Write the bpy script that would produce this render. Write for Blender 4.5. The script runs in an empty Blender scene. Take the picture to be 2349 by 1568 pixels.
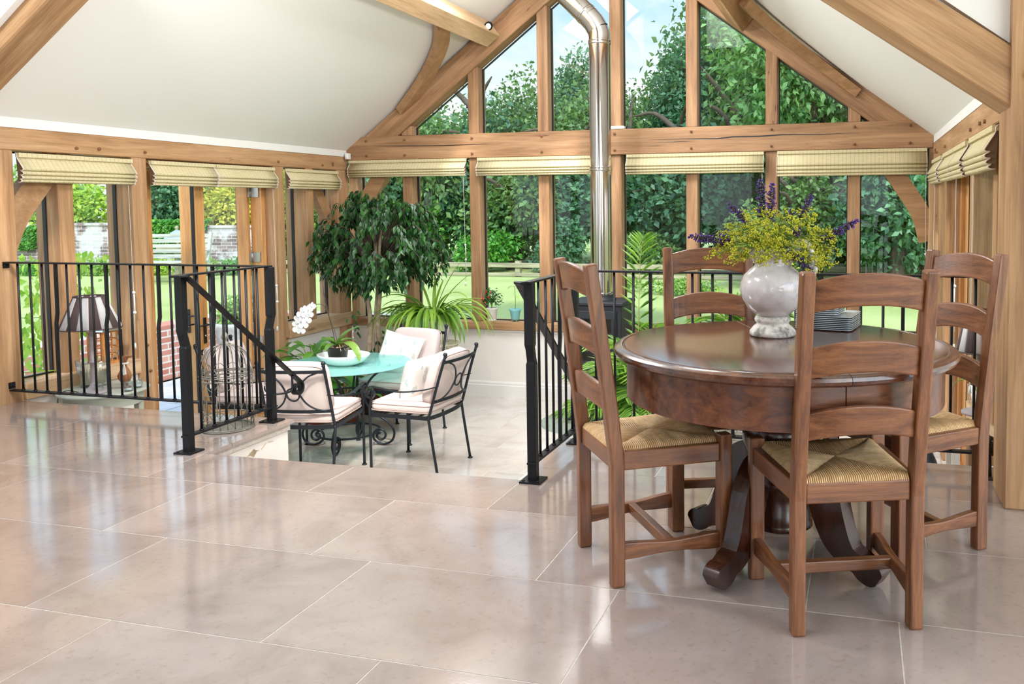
SKY0, SKY1, SUNE, EXPO, ROOF_FILL, SIDE_FILL, CEIL_FILL = .8, 2.5, 2.4, 0.62, 44, 70, 50
import bpy, math, random
import numpy as np
from mathutils import Vector, Matrix, Euler
random.seed(7)
PI = math.pi
R = math.radians
COL = bpy.context.scene.collection
sc = bpy.context.scene

# ------------------------------------------------------------------ materials
MATS = {}
def new_mat(name):
    m = bpy.data.materials.new(name); m.use_nodes = True
    nt = m.node_tree; nt.nodes.clear()
    out = nt.nodes.new('ShaderNodeOutputMaterial')
    MATS[name] = m
    return m, nt, out
def N(nt, t, **kw):
    n = nt.nodes.new(t)
    for k, v in kw.items():
        if k in n.inputs.keys(): n.inputs[k].default_value = v
        else: setattr(n, k, v)
    return n
def L(nt, a, b): nt.links.new(a, b)
def rgb(r, g, b): return (r, g, b, 1)
def srgb(r, g, b):
    f = lambda c: (c/255/12.92) if c/255 <= .04045 else ((c/255+.055)/1.055)**2.4
    return (f(r), f(g), f(b), 1)
def bsdf(nt, out, color, rough=.5, metal=0, spec=.5, coat=0, trans=0, ior=1.45, sss=0):
    b = nt.nodes.new('ShaderNodeBsdfPrincipled')
    if isinstance(color, tuple): b.inputs['Base Color'].default_value = color
    else: L(nt, color, b.inputs['Base Color'])
    if isinstance(rough, (int, float)): b.inputs['Roughness'].default_value = rough
    else: L(nt, rough, b.inputs['Roughness'])
    b.inputs['Metallic'].default_value = metal
    b.inputs['Specular IOR Level'].default_value = spec
    b.inputs['Coat Weight'].default_value = coat
    b.inputs['Transmission Weight'].default_value = trans
    b.inputs['IOR'].default_value = ior
    L(nt, b.outputs[0], out.inputs[0])
    return b
def ramp(nt, fac, stops):
    r = nt.nodes.new('ShaderNodeValToRGB')
    els = r.color_ramp.elements
    while len(els) > 1: els.remove(els[-1])
    els[0].position, els[0].color = stops[0]
    for p, c in stops[1:]:
        e = els.new(p); e.color = c
    L(nt, fac, r.inputs[0])
    return r.outputs[0]
def bump(nt, b, h, strength=.3, dist=.01):
    n = nt.nodes.new('ShaderNodeBump'); n.inputs['Strength'].default_value = strength; n.inputs['Distance'].default_value = dist
    L(nt, h, n.inputs['Height']); L(nt, n.outputs[0], b.inputs['Normal'])
def mixc(nt, fac, a, b, mode='MIX'):
    n = nt.nodes.new('ShaderNodeMix'); n.data_type = 'RGBA'; n.blend_type = mode
    for s, v in ((0, fac), (6, a), (7, b)):
        if isinstance(v, (int, float, tuple)): n.inputs[s].default_value = v
        else: L(nt, v, n.inputs[s])
    return n.outputs[2]
def coords(nt, scale=(1, 1, 1), rnd=True):
    tc = nt.nodes.new('ShaderNodeTexCoord'); mp = nt.nodes.new('ShaderNodeMapping')
    mp.inputs['Scale'].default_value = scale
    v = tc.outputs['Object']
    if rnd:
        oi = nt.nodes.new('ShaderNodeObjectInfo')
        m = N(nt, 'ShaderNodeMath', operation='MULTIPLY'); m.inputs[1].default_value = 37.0
        L(nt, oi.outputs['Random'], m.inputs[0])
        ad = N(nt, 'ShaderNodeVectorMath', operation='ADD')
        L(nt, v, ad.inputs[0]); L(nt, m.outputs[0], ad.inputs[1]); v = ad.outputs[0]
    L(nt, v, mp.inputs['Vector'])
    return mp.outputs[0]
def noise(nt, v, scale=5, detail=4, rough=.55, dist=0):
    n = nt.nodes.new('ShaderNodeTexNoise')
    n.inputs['Scale'].default_value = scale; n.inputs['Detail'].default_value = detail
    n.inputs['Roughness'].default_value = rough; n.inputs['Distortion'].default_value = dist
    L(nt, v, n.inputs['Vector'])
    return n.outputs['Fac']
def simple(name, c, rough=.5, metal=0, spec=.5, coat=0, nscale=0, namp=.12, bmp=0):
    m, nt, out = new_mat(name)
    col = c
    if nscale:
        f = noise(nt, coords(nt), nscale, 4)
        col = ramp(nt, f, [(.3, tuple(x*(1-namp) for x in c[:3])+(1,)), (.7, tuple(min(1, x*(1+namp)) for x in c[:3])+(1,))])
    b = bsdf(nt, out, col, rough, metal, spec, coat)
    if bmp and nscale: bump(nt, b, f, bmp, .004)
    return m
def wood(name, dark, mid, light, axis='x', rough=.55, coat=0, gs=1.0, crack=0.0, bs=.25):
    """grain runs along the local axis"""
    m, nt, out = new_mat(name)
    k = {'x': (0, 1, 2), 'y': (1, 0, 2), 'z': (2, 1, 0)}[axis]
    def sc3(a, b):
        s = [b*gs, b*gs, b*gs]; s[k[0]] = a*gs; return tuple(s)
    v1 = coords(nt, sc3(.55, 7)); v2 = coords(nt, sc3(5, 110)); v3 = coords(nt, sc3(.9, 2.4))
    f1 = noise(nt, v1, 1.6, 5, .6, .45)
    f2 = noise(nt, v2, 1.0, 2, .6)
    f3 = noise(nt, v3, 1.0, 2, .5, .5)
    c = ramp(nt, f1, [(.28, dark), (.48, mid), (.72, light)])
    g = ramp(nt, f2, [(.30, rgb(.72, .72, .72)), (.6, rgb(1.06, 1.06, 1.06))])
    c = mixc(nt, .6, c, g, 'MULTIPLY')
    t = ramp(nt, f3, [(.3, rgb(.82, .80, .78)), (.7, rgb(1.12, 1.12, 1.12))])
    c = mixc(nt, .6, c, t, 'MULTIPLY')
    h = f2
    if crack:
        vc = coords(nt, sc3(.35, 9))
        fc = noise(nt, vc, 1.0, 3, .5, .8)
        cr = ramp(nt, fc, [(0, rgb(1, 1, 1)), (.497, rgb(1, 1, 1)), (.5, rgb(.12, .08, .05)), (.503, rgb(1, 1, 1))])
        gate = noise(nt, coords(nt, sc3(.7, 2)), 1.2, 1)
        gt = ramp(nt, gate, [(.56, rgb(0, 0, 0)), (.62, rgb(1, 1, 1))])
        c = mixc(nt, gt, c, mixc(nt, crack, c, cr, 'MULTIPLY'))
    rr = ramp(nt, f1, [(.3, (rough*.85,)*3+(1,)), (.7, (rough*1.15,)*3+(1,))])
    b = bsdf(nt, out, c, rr, 0, .4, coat)
    b.inputs['Coat Roughness'].default_value = .16
    bump(nt, b, h, bs, .0025)
    return m
OD, OM, OL = srgb(134, 98, 66), srgb(172, 133, 95), srgb(196, 158, 120)
wood('oak', OD, OM, OL, 'x', .6, 0, 1, .9)
wood('oak_gable', srgb(124, 90, 62), srgb(158, 120, 86), srgb(184, 146, 110), 'x', .6, 0, 1, .9)
wood('oak_light', srgb(170, 134, 100), srgb(198, 164, 126), srgb(220, 190, 156), 'x', .6, 0, 1, .9)
wood('oak_plain', srgb(150, 112, 76), srgb(168, 129, 92), srgb(184, 146, 108), 'x', .6, 0, 1.5, 0, .1)
wood('door_oak', srgb(160, 108, 58), srgb(196, 142, 86), srgb(218, 168, 112), 'x', .4, .2, 1, 0)
CD, CM, CL = srgb(58, 30, 18), srgb(100, 56, 34), srgb(136, 82, 50)
for ax in 'xyz': wood('chair_wood_'+ax, srgb(84, 48, 28), srgb(120, 74, 45), srgb(150, 99, 63), ax, .38, .25, 4.0, 0, .18)
wood('table_wood', srgb(52, 28, 18), srgb(84, 48, 32), srgb(110, 67, 46), 'y', .2, .9, 2.5, 0, .07)
wood('apron_wood', srgb(62, 32, 19), srgb(98, 55, 33), srgb(128, 77, 48), 'x', .34, .3, 3, 0, .08)
wood('pedestal_wood', srgb(30, 14, 9), srgb(52, 25, 16), srgb(74, 38, 24), 'z', .25, .5, 2, 0, .15)
wood('lantern_wood', srgb(140, 80, 35), srgb(185, 120, 60), srgb(205, 150, 90), 'z', .5, 0, 4)
wood('duck_wood', srgb(110, 66, 38), srgb(150, 98, 62), srgb(176, 126, 84), 'z', .5, 0, 5)
wood('fence_wood', srgb(120, 110, 90), srgb(165, 155, 125), srgb(190, 182, 150), 'x', .8, 0, 1)
wood('bench_wood', srgb(140, 140, 130), srgb(175, 175, 162), srgb(205, 203, 190), 'x', .8, 0, 2)
simple('iron', srgb(34, 34, 37), .42, .6, .5, nscale=60, namp=.15, bmp=.15)
simple('iron_grey', srgb(44, 48, 54), .42, .6, .5, nscale=60, namp=.15)
simple('plaster', srgb(226, 224, 220), .85, nscale=1.2, namp=.015)
simple('ceiling_paint', srgb(232, 231, 228), .9, nscale=.8, namp=.012)
simple('wall_paint', srgb(226, 220, 212), .75, nscale=1.5, namp=.02)
simple('skirting_paint', srgb(222, 219, 214), .4)
simple('seal_black', srgb(22, 22, 24), .5)
simple('cushion_fabric', srgb(208, 192, 187), .9, spec=.2, nscale=3, namp=.05, bmp=.25)
simple('piping_fabric', srgb(188, 166, 158), .9, spec=.2)
simple('white_ceramic', srgb(236, 236, 232), .25, coat=.3)
simple('cream_plastic', srgb(215, 210, 200), .35)
simple('teal_ceramic', srgb(120, 180, 180), .3, coat=.4)
simple('terracotta', srgb(150, 76, 52), .75, nscale=12, bmp=.2)
simple('black_plastic', srgb(22, 22, 24), .3)
simple('soil', srgb(60, 44, 32), .95, nscale=40, namp=.4, bmp=.8)
simple('chrome', srgb(200, 200, 200), .16, 1)
simple('hinge_steel', srgb(170, 166, 160), .35, .9)
simple('stove_iron', srgb(44, 46, 50), .5, .3, nscale=80, namp=.1, bmp=.1)
simple('dark_glass', srgb(16, 14, 12), .08, 0, .8)
simple('white_plastic', srgb(230, 230, 228), .35)
simple('cord_white', srgb(226, 222, 212), .7)
simple('console_paint', srgb(176, 180, 166), .45, nscale=8, namp=.05)
simple('lamp_stem', srgb(158, 148, 148), .5, nscale=20)
simple('shade_dark', srgb(88, 72, 70), .85)
simple('shade_light', srgb(205, 202, 202), .85)
simple('wax', srgb(232, 214, 184), .5)
simple('jar_glass_white', srgb(226, 232, 232), .1, coat=.4)
simple('cage_wire', srgb(128, 123, 112), .5, .3, nscale=30, namp=.2)
simple('peg_oak', srgb(128, 88, 56), .7, nscale=30, namp=.3)
simple('petal_white', srgb(240, 240, 240), .5, spec=.3)
simple('chilli_red', srgb(190, 30, 18), .25, coat=.3)
simple('chilli_dark', srgb(70, 20, 20), .3, coat=.3)
simple('purple_flower', srgb(82, 58, 140), .6, nscale=90, namp=.45)
simple('plum_calyx', srgb(62, 38, 66), .7, nscale=60, namp=.3)
simple('lime_flower', srgb(176, 176, 40), .7, nscale=60, namp=.3)
simple('stem_green', srgb(96, 124, 50), .6)
simple('palm_stem', srgb(150, 150, 70), .5, nscale=10)
simple('bark', srgb(168, 148, 122), .9, nscale=18, namp=.3, bmp=.8)
simple('bark_dark', srgb(84, 72, 60), .9, nscale=6, namp=.35, bmp=.8)
simple('plate_glaze', srgb(176, 186, 192), .22, coat=.4)
simple('wicker', srgb(196, 190, 180), .75, nscale=30, namp=.25, bmp=.4)
simple('wicker_brown', srgb(58, 44, 36), .7, nscale=30, namp=.3, bmp=.4)
simple('rattan_cream', srgb(224, 212, 184), .75, nscale=30, namp=.15, bmp=.3)
simple('paving', srgb(186, 186, 188), .85, nscale=4, namp=.15, bmp=.2)
simple('zinc', srgb(170, 178, 186), .45, .5, nscale=8)
simple('stone_pot', srgb(170, 166, 156), .9, nscale=14, namp=.2, bmp=.5)
simple('heron_metal', srgb(74, 78, 88), .35, .8, nscale=30, namp=.3, bmp=.6)
simple('riser_paint', srgb(224, 219, 211), .8, nscale=6, namp=.03)
simple('wood_dark_pot', srgb(90, 52, 40), .6, nscale=10)
simple('hose_blue', srgb(70, 130, 165), .5)
simple('bamboo_rod', srgb(190, 180, 160), .6)

def leaf_mat(name, c1, c2, trans=.35, rough=.45, spec=.4):
    m, nt, out = new_mat(name)
    at = nt.nodes.new('ShaderNodeAttribute'); at.attribute_name = 'rnd'
    c = ramp(nt, at.outputs['Fac'], [(0, c1), (1, c2)])
    p = nt.nodes.new('ShaderNodeBsdfPrincipled')
    L(nt, c, p.inputs['Base Color']); p.inputs['Roughness'].default_value = rough; p.inputs['Specular IOR Level'].default_value = spec
    t = nt.nodes.new('ShaderNodeBsdfTranslucent')
    tcol = mixc(nt, 1.0, c, rgb(1.25, 1.35, .7), 'MULTIPLY')
    L(nt, tcol, t.inputs['Color'])
    mx = nt.nodes.new('ShaderNodeMixShader'); mx.inputs[0].default_value = trans
    L(nt, p.outputs[0], mx.inputs[1]); L(nt, t.outputs[0], mx.inputs[2]); L(nt, mx.outputs[0], out.inputs[0])
    return m
leaf_mat('leaf_tree', srgb(48, 88, 48), srgb(138, 170, 98))
leaf_mat('leaf_tree_blue', srgb(44, 86, 64), srgb(112, 158, 112))
leaf_mat('leaf_cherry', srgb(66, 112, 62), srgb(138, 178, 104))
leaf_mat('leaf_bright', srgb(120, 166, 50), srgb(205, 214, 92))
leaf_mat('leaf_ivy', srgb(54, 120, 44), srgb(116, 176, 66))
leaf_mat('leaf_ficus', srgb(28, 64, 32), srgb(66, 120, 50), .2, .3, .5)
leaf_mat('leaf_strap', srgb(70, 120, 40), srgb(150, 182, 70), .3, .35)
leaf_mat('leaf_palm', srgb(60, 110, 34), srgb(136, 176, 60), .3, .35)
leaf_mat('leaf_orchid', srgb(70, 112, 44), srgb(120, 150, 70), .15, .3, .5)
leaf_mat('leaf_lily', srgb(46, 104, 40), srgb(110, 164, 60), .25, .3, .5)
leaf_mat('leaf_climber', srgb(130, 180, 60), srgb(190, 214, 96), .4, .4)
leaf_mat('leaf_yellow', srgb(150, 166, 60), srgb(226, 206, 80), .3)
leaf_mat('leaf_border', srgb(84, 130, 56), srgb(170, 196, 96))

# limestone slabs : per-slab tint comes from the mesh attribute 'rnd'
def stone(name, c1, c2, rough, vein=.5):
    m, nt, out = new_mat(name)
    v = coords(nt, rnd=False)
    at = nt.nodes.new('ShaderNodeAttribute'); at.attribute_name = 'rnd'
    ad = N(nt, 'ShaderNodeVectorMath', operation='ADD'); sc_ = N(nt, 'ShaderNodeMath', operation='MULTIPLY'); sc_.inputs[1].default_value = 31.0
    L(nt, at.outputs['Fac'], sc_.inputs[0]); L(nt, v, ad.inputs[0]); L(nt, sc_.outputs[0], ad.inputs[1]); v = ad.outputs[0]
    f = noise(nt, v, 3.2, 8, .62, .6); f2 = noise(nt, v, 46, 3, .6); f3 = noise(nt, v, 150, 2, .5)
    base = ramp(nt, at.outputs['Fac'], [(0, c1), (1, c2)])
    t = ramp(nt, f, [(.32, rgb(.80, .76, .73)), (.52, rgb(1, 1, 1)), (.7, rgb(1.13, 1.12, 1.10))])
    c = mixc(nt, vein+.4, base, t, 'MULTIPLY')
    s = ramp(nt, f2, [(.30, rgb(.84, .80, .77)), (.42, rgb(1, 1, 1)), (.66, rgb(1, 1, 1)), (.74, rgb(1.08, 1.07, 1.05))])
    c = mixc(nt, .7, c, s, 'MULTIPLY')
    rr = ramp(nt, f, [(.3, (rough*1.5,)*3+(1,)), (.6, (rough,)*3+(1,))])
    b = bsdf(nt, out, c, rr, 0, .6)
    b.inputs['Coat Weight'].default_value = .9; b.inputs['Coat Roughness'].default_value = .11
    mxh = N(nt, 'ShaderNodeMath', operation='ADD'); L(nt, f, mxh.inputs[0]); L(nt, f3, mxh.inputs[1])
    bump(nt, b, mxh.outputs[0], .05, .004)
    return m
stone('limestone', srgb(152, 137, 130), srgb(170, 155, 147), .10)
stone('limestone_lit', srgb(198, 188, 178), srgb(210, 201, 192), .13)  # lower floor: brighter light there is put into the stone colour
simple('grout', srgb(204, 196, 186), .8, nscale=60, namp=.15)

def glass_mat(name, tint=(1, 1, 1, 1), refl=1.0, rough=0.0):
    m, nt, out = new_mat(name)
    tr = nt.nodes.new('ShaderNodeBsdfTransparent'); tr.inputs[0].default_value = tint
    gl = nt.nodes.new('ShaderNodeBsdfGlossy'); gl.inputs['Roughness'].default_value = rough
    fr = nt.nodes.new('ShaderNodeFresnel'); ge = nt.nodes.new('ShaderNodeNewGeometry')
    ir = nt.nodes.new('ShaderNodeMapRange'); ir.inputs['To Min'].default_value = 1.45; ir.inputs['To Max'].default_value = 1/1.45   # same air-to-glass reflectance on both faces
    L(nt, ge.outputs['Backfacing'], ir.inputs['Value']); L(nt, ir.outputs[0], fr.inputs[0])
    mu = N(nt, 'ShaderNodeMath', operation='MULTIPLY'); mu.inputs[1].default_value = refl
    L(nt, fr.outputs[0], mu.inputs[0])
    mx = nt.nodes.new('ShaderNodeMixShader'); L(nt, mu.outputs[0], mx.inputs[0])
    L(nt, tr.outputs[0], mx.inputs[1]); L(nt, gl.outputs[0], mx.inputs[2]); L(nt, mx.outputs[0], out.inputs[0])
    return m
glass_mat('window_glass', (.97, .985, .98, 1), .5)
glass_mat('jar_glass', (.93, .96, .96, 1), 1.6)
glass_mat('hearth_glass', (.80, .92, .88, 1), 1.5)
def table_glass():
    m, nt, out = new_mat('frosted_glass')
    b = bsdf(nt, out, srgb(170, 228, 224), .06, 0, .8)
    tr = nt.nodes.new('ShaderNodeBsdfTransparent'); tr.inputs[0].default_value = (.62, .92, .89, 1)
    mx = nt.nodes.new('ShaderNodeMixShader'); mx.inputs[0].default_value = .6
    L(nt, b.outputs[0], mx.inputs[1]); L(nt, tr.outputs[0], mx.inputs[2]); L(nt, mx.outputs[0], out.inputs[0])
table_glass()
def flue_steel():
    m, nt, out = new_mat('flue_steel')
    b = bsdf(nt, out, srgb(190, 186, 182), .12, 1)
flue_steel()
def blind_mat():
    m, nt, out = new_mat('blind_fabric')
    tc = nt.nodes.new('ShaderNodeTexCoord'); sp = nt.nodes.new('ShaderNodeSeparateXYZ'); L(nt, tc.outputs['Object'], sp.inputs[0])
    def lines(src, per, wd):
        a = N(nt, 'ShaderNodeMath', operation='MULTIPLY'); a.inputs[1].default_value = 1/per; L(nt, src, a.inputs[0])
        fr = N(nt, 'ShaderNodeMath', operation='FRACT'); L(nt, a.outputs[0], fr.inputs[0])
        lt = N(nt, 'ShaderNodeMath', operation='LESS_THAN'); lt.inputs[1].default_value = wd; L(nt, fr.outputs[0], lt.inputs[0])
        return lt.outputs[0]
    lx = lines(sp.outputs[0], .035, .06); lz = lines(sp.outputs[2], .012, .12)
    w = noise(nt, coords(nt, (20, 300, 300)), 1, 2)
    base = ramp(nt, w, [(.3, srgb(214, 200, 158)), (.7, srgb(232, 220, 182))])
    c = mixc(nt, lx, base, srgb(172, 160, 126)); 
    mm = N(nt, 'ShaderNodeMath', operation='MULTIPLY'); mm.inputs[1].default_value = .2; L(nt, lz, mm.inputs[0])
    c = mixc(nt, mm.outputs[0], c, srgb(176, 160, 118))
    p = nt.nodes.new('ShaderNodeBsdfPrincipled'); L(nt, c, p.inputs['Base Color']); p.inputs['Roughness'].default_value = .9; p.inputs['Specular IOR Level'].default_value = .1
    t = nt.nodes.new('ShaderNodeBsdfTranslucent'); L(nt, c, t.inputs[0])
    mx = nt.nodes.new('ShaderNodeMixShader'); mx.inputs[0].default_value = .2
    L(nt, p.outputs[0], mx.inputs[1]); L(nt, t.outputs[0], mx.inputs[2]); L(nt, mx.outputs[0], out.inputs[0])
blind_mat()
simple('blind_fold_shade', srgb(110, 88, 66), .9)  # shade within the fold ends, put into a dark colour
simple('blind_edge', srgb(225, 215, 205), .9)
def straw():
    m, nt, out = new_mat('rush')
    at = nt.nodes.new('ShaderNodeAttribute'); at.attribute_name = 'rnd'
    f = noise(nt, coords(nt, (1, 1, 1)), 60, 3)
    c = ramp(nt, at.outputs['Fac'], [(0, srgb(172, 134, 90)), (.5, srgb(212, 172, 124)), (1, srgb(232, 202, 158))])
    t = ramp(nt, f, [(.3, rgb(.8, .78, .72)), (.7, rgb(1.1, 1.1, 1.1))])
    bsdf(nt, out, mixc(nt, .8, c, t, 'MULTIPLY'), .5, 0, .4)
straw()
def jug_mat():
    m, nt, out = new_mat('jug_glaze')
    v = coords(nt)
    f = noise(nt, v, 14, 6, .6); f2 = noise(nt, v, 160, 2)
    vo = nt.nodes.new('ShaderNodeTexVoronoi'); vo.feature = 'DISTANCE_TO_EDGE'; vo.inputs['Scale'].default_value = 26
    wv = mixc(nt, .12, v, f)
    L(nt, wv, vo.inputs['Vector'])
    c = ramp(nt, f, [(.3, srgb(178, 170, 172)), (.6, srgb(206, 199, 199))])
    cr = ramp(nt, vo.outputs['Distance'], [(0, rgb(.35, .3, .28)), (.018, rgb(1, 1, 1))])
    gate = ramp(nt, noise(nt, v, 7, 1), [(.58, rgb(0, 0, 0)), (.66, rgb(1, 1, 1))])
    c = mixc(nt, gate, c, mixc(nt, .7, c, cr, 'MULTIPLY'))
    s = ramp(nt, f2, [(.27, rgb(.35, .3, .28)), (.31, rgb(1, 1, 1))])
    c = mixc(nt, .8, c, s, 'MULTIPLY')
    bsdf(nt, out, c, .14, 0, .5, .5)
    m, nt, out = new_mat('jug_foot')
    v = coords(nt); f = noise(nt, v, 22, 5, .7)
    b = bsdf(nt, out, ramp(nt, f, [(.36, srgb(120, 116, 112)), (.5, srgb(196, 190, 182)), (.7, srgb(222, 216, 208))]), .75)
    bump(nt, b, f, .3, .004)
jug_mat()
def feather_mat():
    m, nt, out = new_mat('feather_print')
    v = coords(nt)
    vo = nt.nodes.new('ShaderNodeTexVoronoi'); vo.inputs['Scale'].default_value = 13
    mp = nt.nodes.new('ShaderNodeMapping'); mp.inputs['Scale'].default_value = (1.7, 1.2, .7); mp.inputs['Rotation'].default_value = (.3, .3, .5)
    L(nt, v, mp.inputs[0]); L(nt, mp.outputs[0], vo.inputs['Vector'])
    msk = ramp(nt, vo.outputs['Distance'], [(.30, rgb(1, 1, 1)), (.34, rgb(0, 0, 0))])
    pc = ramp(nt, vo.outputs['Color'], [(.3, srgb(120, 150, 150)), (.5, srgb(150, 130, 120)), (.7, srgb(90, 130, 140))])
    f = noise(nt, v, 90, 2)
    pc = mixc(nt, f, pc, srgb(226, 224, 218))
    bsdf(nt, out, mixc(nt, msk, srgb(214, 212, 206), pc), .9, 0, .2)
feather_mat()
def brick_mat(name, c1, c2, mortar, scale, bw=.5, rh=.25, ms=.02, white=0):
    m, nt, out = new_mat(name)
    tc = nt.nodes.new('ShaderNodeTexCoord')
    sp = nt.nodes.new('ShaderNodeSeparateXYZ'); L(nt, tc.outputs['Object'], sp.inputs[0])
    ad = N(nt, 'ShaderNodeMath', operation='ADD'); L(nt, sp.outputs[0], ad.inputs[0]); L(nt, sp.outputs[1], ad.inputs[1])
    cb = nt.nodes.new('ShaderNodeCombineXYZ'); L(nt, ad.outputs[0], cb.inputs[0]); L(nt, sp.outputs[2], cb.inputs[1])
    br = nt.nodes.new('ShaderNodeTexBrick'); br.inputs['Scale'].default_value = scale
    br.inputs['Color1'].default_value = c1; br.inputs['Color2'].default_value = c2; br.inputs['Mortar'].default_value = mortar
    br.inputs['Mortar Size'].default_value = ms; br.inputs['Brick Width'].default_value = bw; br.inputs['Row Height'].default_value = rh
    dn = nt.nodes.new('ShaderNodeTexNoise'); dn.inputs['Scale'].default_value = 3.0; L(nt, cb.outputs[0], dn.inputs['Vector'])
    v = mixc(nt, .012, cb.outputs[0], dn.outputs['Color'], 'ADD')
    L(nt, v, br.inputs['Vector'])
    c = br.outputs['Color']
    f = noise(nt, coords(nt, rnd=False), 2.2, 5, .6)
    if white:
        wm = ramp(nt, f, [(.46, rgb(0, 0, 0)), (.54, rgb(1, 1, 1))])
        c = mixc(nt, wm, c, mixc(nt, .5, c, srgb(220, 218, 216)))
    b = bsdf(nt, out, c, .9)
    bump(nt, b, br.outputs['Fac'], -.4, .01)
brick_mat('old_wall', srgb(104, 84, 80), srgb(150, 130, 124), srgb(190, 184, 178), 2.2, .5, .16, .012, 1)
brick_mat('red_brick', srgb(184, 112, 94), srgb(212, 156, 138), srgb(216, 206, 194), 2.2, .48, .16, .02)
def lawn_mat():
    m, nt, out = new_mat('lawn_grass')
    v = coords(nt, rnd=False); f = noise(nt, v, .6, 6, .6); f2 = noise(nt, coords(nt, (1, 3, 1), rnd=False), 24, 4, .7)
    c = ramp(nt, f, [(.3, srgb(156, 166, 100)), (.7, srgb(184, 192, 128))])
    t = ramp(nt, f2, [(.3, rgb(.8, .82, .75)), (.7, rgb(1.15, 1.15, 1.1))])
    b = bsdf(nt, out, mixc(nt, .8, c, t, 'MULTIPLY'), .9, 0, .2)
    bump(nt, b, f2, .5, .03)
lawn_mat()

# ------------------------------------------------------------------ mesh builder
class MB:
    def __init__(s): s.v = []; s.f = []; s.r = []; s.sm = []
    def add(s, vs, fs, rnd=0.5, smooth=False):
        o = len(s.v); s.v += [tuple(v) for v in vs]
        s.r += [rnd]*len(vs)
        for f in fs: s.f.append(tuple(o+i for i in f)); s.sm.append(smooth)
        return s
    def box(s, x0, x1, y0, y1, z0, z1, rnd=.5, M=None):
        vs = [Vector((x, y, z)) for z in (z0, z1) for y in (y0, y1) for x in (x0, x1)]
        if M: vs = [M @ v for v in vs]
        return s.add(vs, [(0, 2, 3, 1), (4, 5, 7, 6), (0, 1, 5, 4), (2, 6, 7, 3), (0, 4, 6, 2), (1, 3, 7, 5)], rnd)
    def tube(s, pts, r, n=8, caps=True, rnd=.5, flat=None, closed=False, smooth=True):
        """r number or list; flat=(w,h) rectangular-ish section"""
        pts = [Vector(p) for p in pts]; m = len(pts)
        rs = r if isinstance(r, (list, tuple)) else [r]*m
        vs = []; prev = None
        for i, p in enumerate(pts):
            if closed: t = pts[(i+1) % m]-pts[i-1]
            else: t = pts[min(i+1, m-1)]-pts[max(i-1, 0)]
            if t.length < 1e-9: t = Vector((0, 0, 1))
            t.normalize()
            if prev is None:
                a = Vector((0, 0, 1)) if abs(t.z) < .9 else Vector((1, 0, 0))
                u = t.cross(a).normalized()
            else:
                u = (prev - t*prev.dot(t))
                u = u.normalized() if u.length > 1e-6 else t.orthogonal().normalized()
            prev = u; w = t.cross(u)
            if flat:
                a, b = flat; k = rs[i]/r if not isinstance(r, (list, tuple)) else rs[i]
                for (x, y) in ((-a, -b), (a, -b), (a, b), (-a, b)): vs.append(p+u*(x*k)+w*(y*k))
            else:
                for j in range(n):
                    an = 2*PI*j/n; vs.append(p+(u*math.cos(an)+w*math.sin(an))*rs[i])
        if flat: n = 4
        fs = []
        for i in range(m-1 if not closed else m):
            a = i*n; b = ((i+1) % m)*n
            for j in range(n):
                k = (j+1) % n; fs.append((a+j, a+k, b+k, b+j))
        if caps and not closed:
            fs.append(tuple(range(n-1, -1, -1))); fs.append(tuple((m-1)*n+j for j in range(n)))
        return s.add(vs, fs, rnd, smooth and not flat)
    def strap(s, pts, w, h, up=(0, 0, 1), rnd=.5, closed=False):
        """flat bar: width w measured along 'side' (t x up), height h along up-ish"""
        pts = [Vector(p) for p in pts]; m = len(pts); vs = []
        for i, p in enumerate(pts):
            t = (pts[(i+1) % m]-pts[i-1]) if closed else (pts[min(i+1, m-1)]-pts[max(i-1, 0)])
            t.normalize(); u = Vector(up(i) if callable(up) else up)
            sd = t.cross(u)
            if sd.length < 1e-5: sd = t.orthogonal()
            sd.normalize(); n = sd.cross(t).normalized()
            ww = w(i) if callable(w) else w; hh = h(i) if callable(h) else h
            for (a, b) in ((-.5, -.5), (.5, -.5), (.5, .5), (-.5, .5)): vs.append(p+sd*(a*ww)+n*(b*hh))
        fs = []
        for i in range(m if closed else m-1):
            a = i*4; b = ((i+1) % m)*4
            for j in range(4):
                k = (j+1) % 4; fs.append((a+j, a+k, b+k, b+j))
        if not closed: fs.append((3, 2, 1, 0)); fs.append(tuple((m-1)*4+j for j in range(4)))
        return s.add(vs, fs, rnd)
    def lathe(s, prof, c=(0, 0, 0), n=32, rnd=.5, sx=1, sy=1, cap=True, smooth=True, wave=None):
        c = Vector(c); vs = []; fs = []
        for i, (r, z) in enumerate(prof):
            for j in range(n):
                a = 2*PI*j/n; k = wave(a, i) if wave else 1
                vs.append((c.x+r*k*sx*math.cos(a), c.y+r*k*sy*math.sin(a), c.z+z))
        for i in range(len(prof)-1):
            for j in range(n):
                k = (j+1) % n; fs.append((i*n+j, i*n+k, (i+1)*n+k, (i+1)*n+j))
        if cap:
            if prof[0][0] > 1e-5: fs.append(tuple(range(n-1, -1, -1)))
            if prof[-1][0] > 1e-5: fs.append(tuple((len(prof)-1)*n+j for j in range(n)))
        return s.add(vs, fs, rnd, smooth)
    def ball(s, c, r, n=10, rnd=.5, sc=(1, 1, 1)):
        m = max(5, n//2+1); pr = [(max(1e-4, r*math.sin(PI*i/m)), -r*math.cos(PI*i/m)) for i in range(m+1)]
        c = Vector(c); vs = []; fs = []
        for (a, z) in pr:
            for j in range(n):
                an = 2*PI*j/n; vs.append((c.x+a*math.cos(an)*sc[0], c.y+a*math.sin(an)*sc[1], c.z+z*sc[2]))
        for i in range(m):
            for j in range(n):
                k = (j+1) % n; fs.append((i*n+j, i*n+k, (i+1)*n+k, (i+1)*n+j))
        return s.add(vs, fs, rnd, True)
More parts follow.
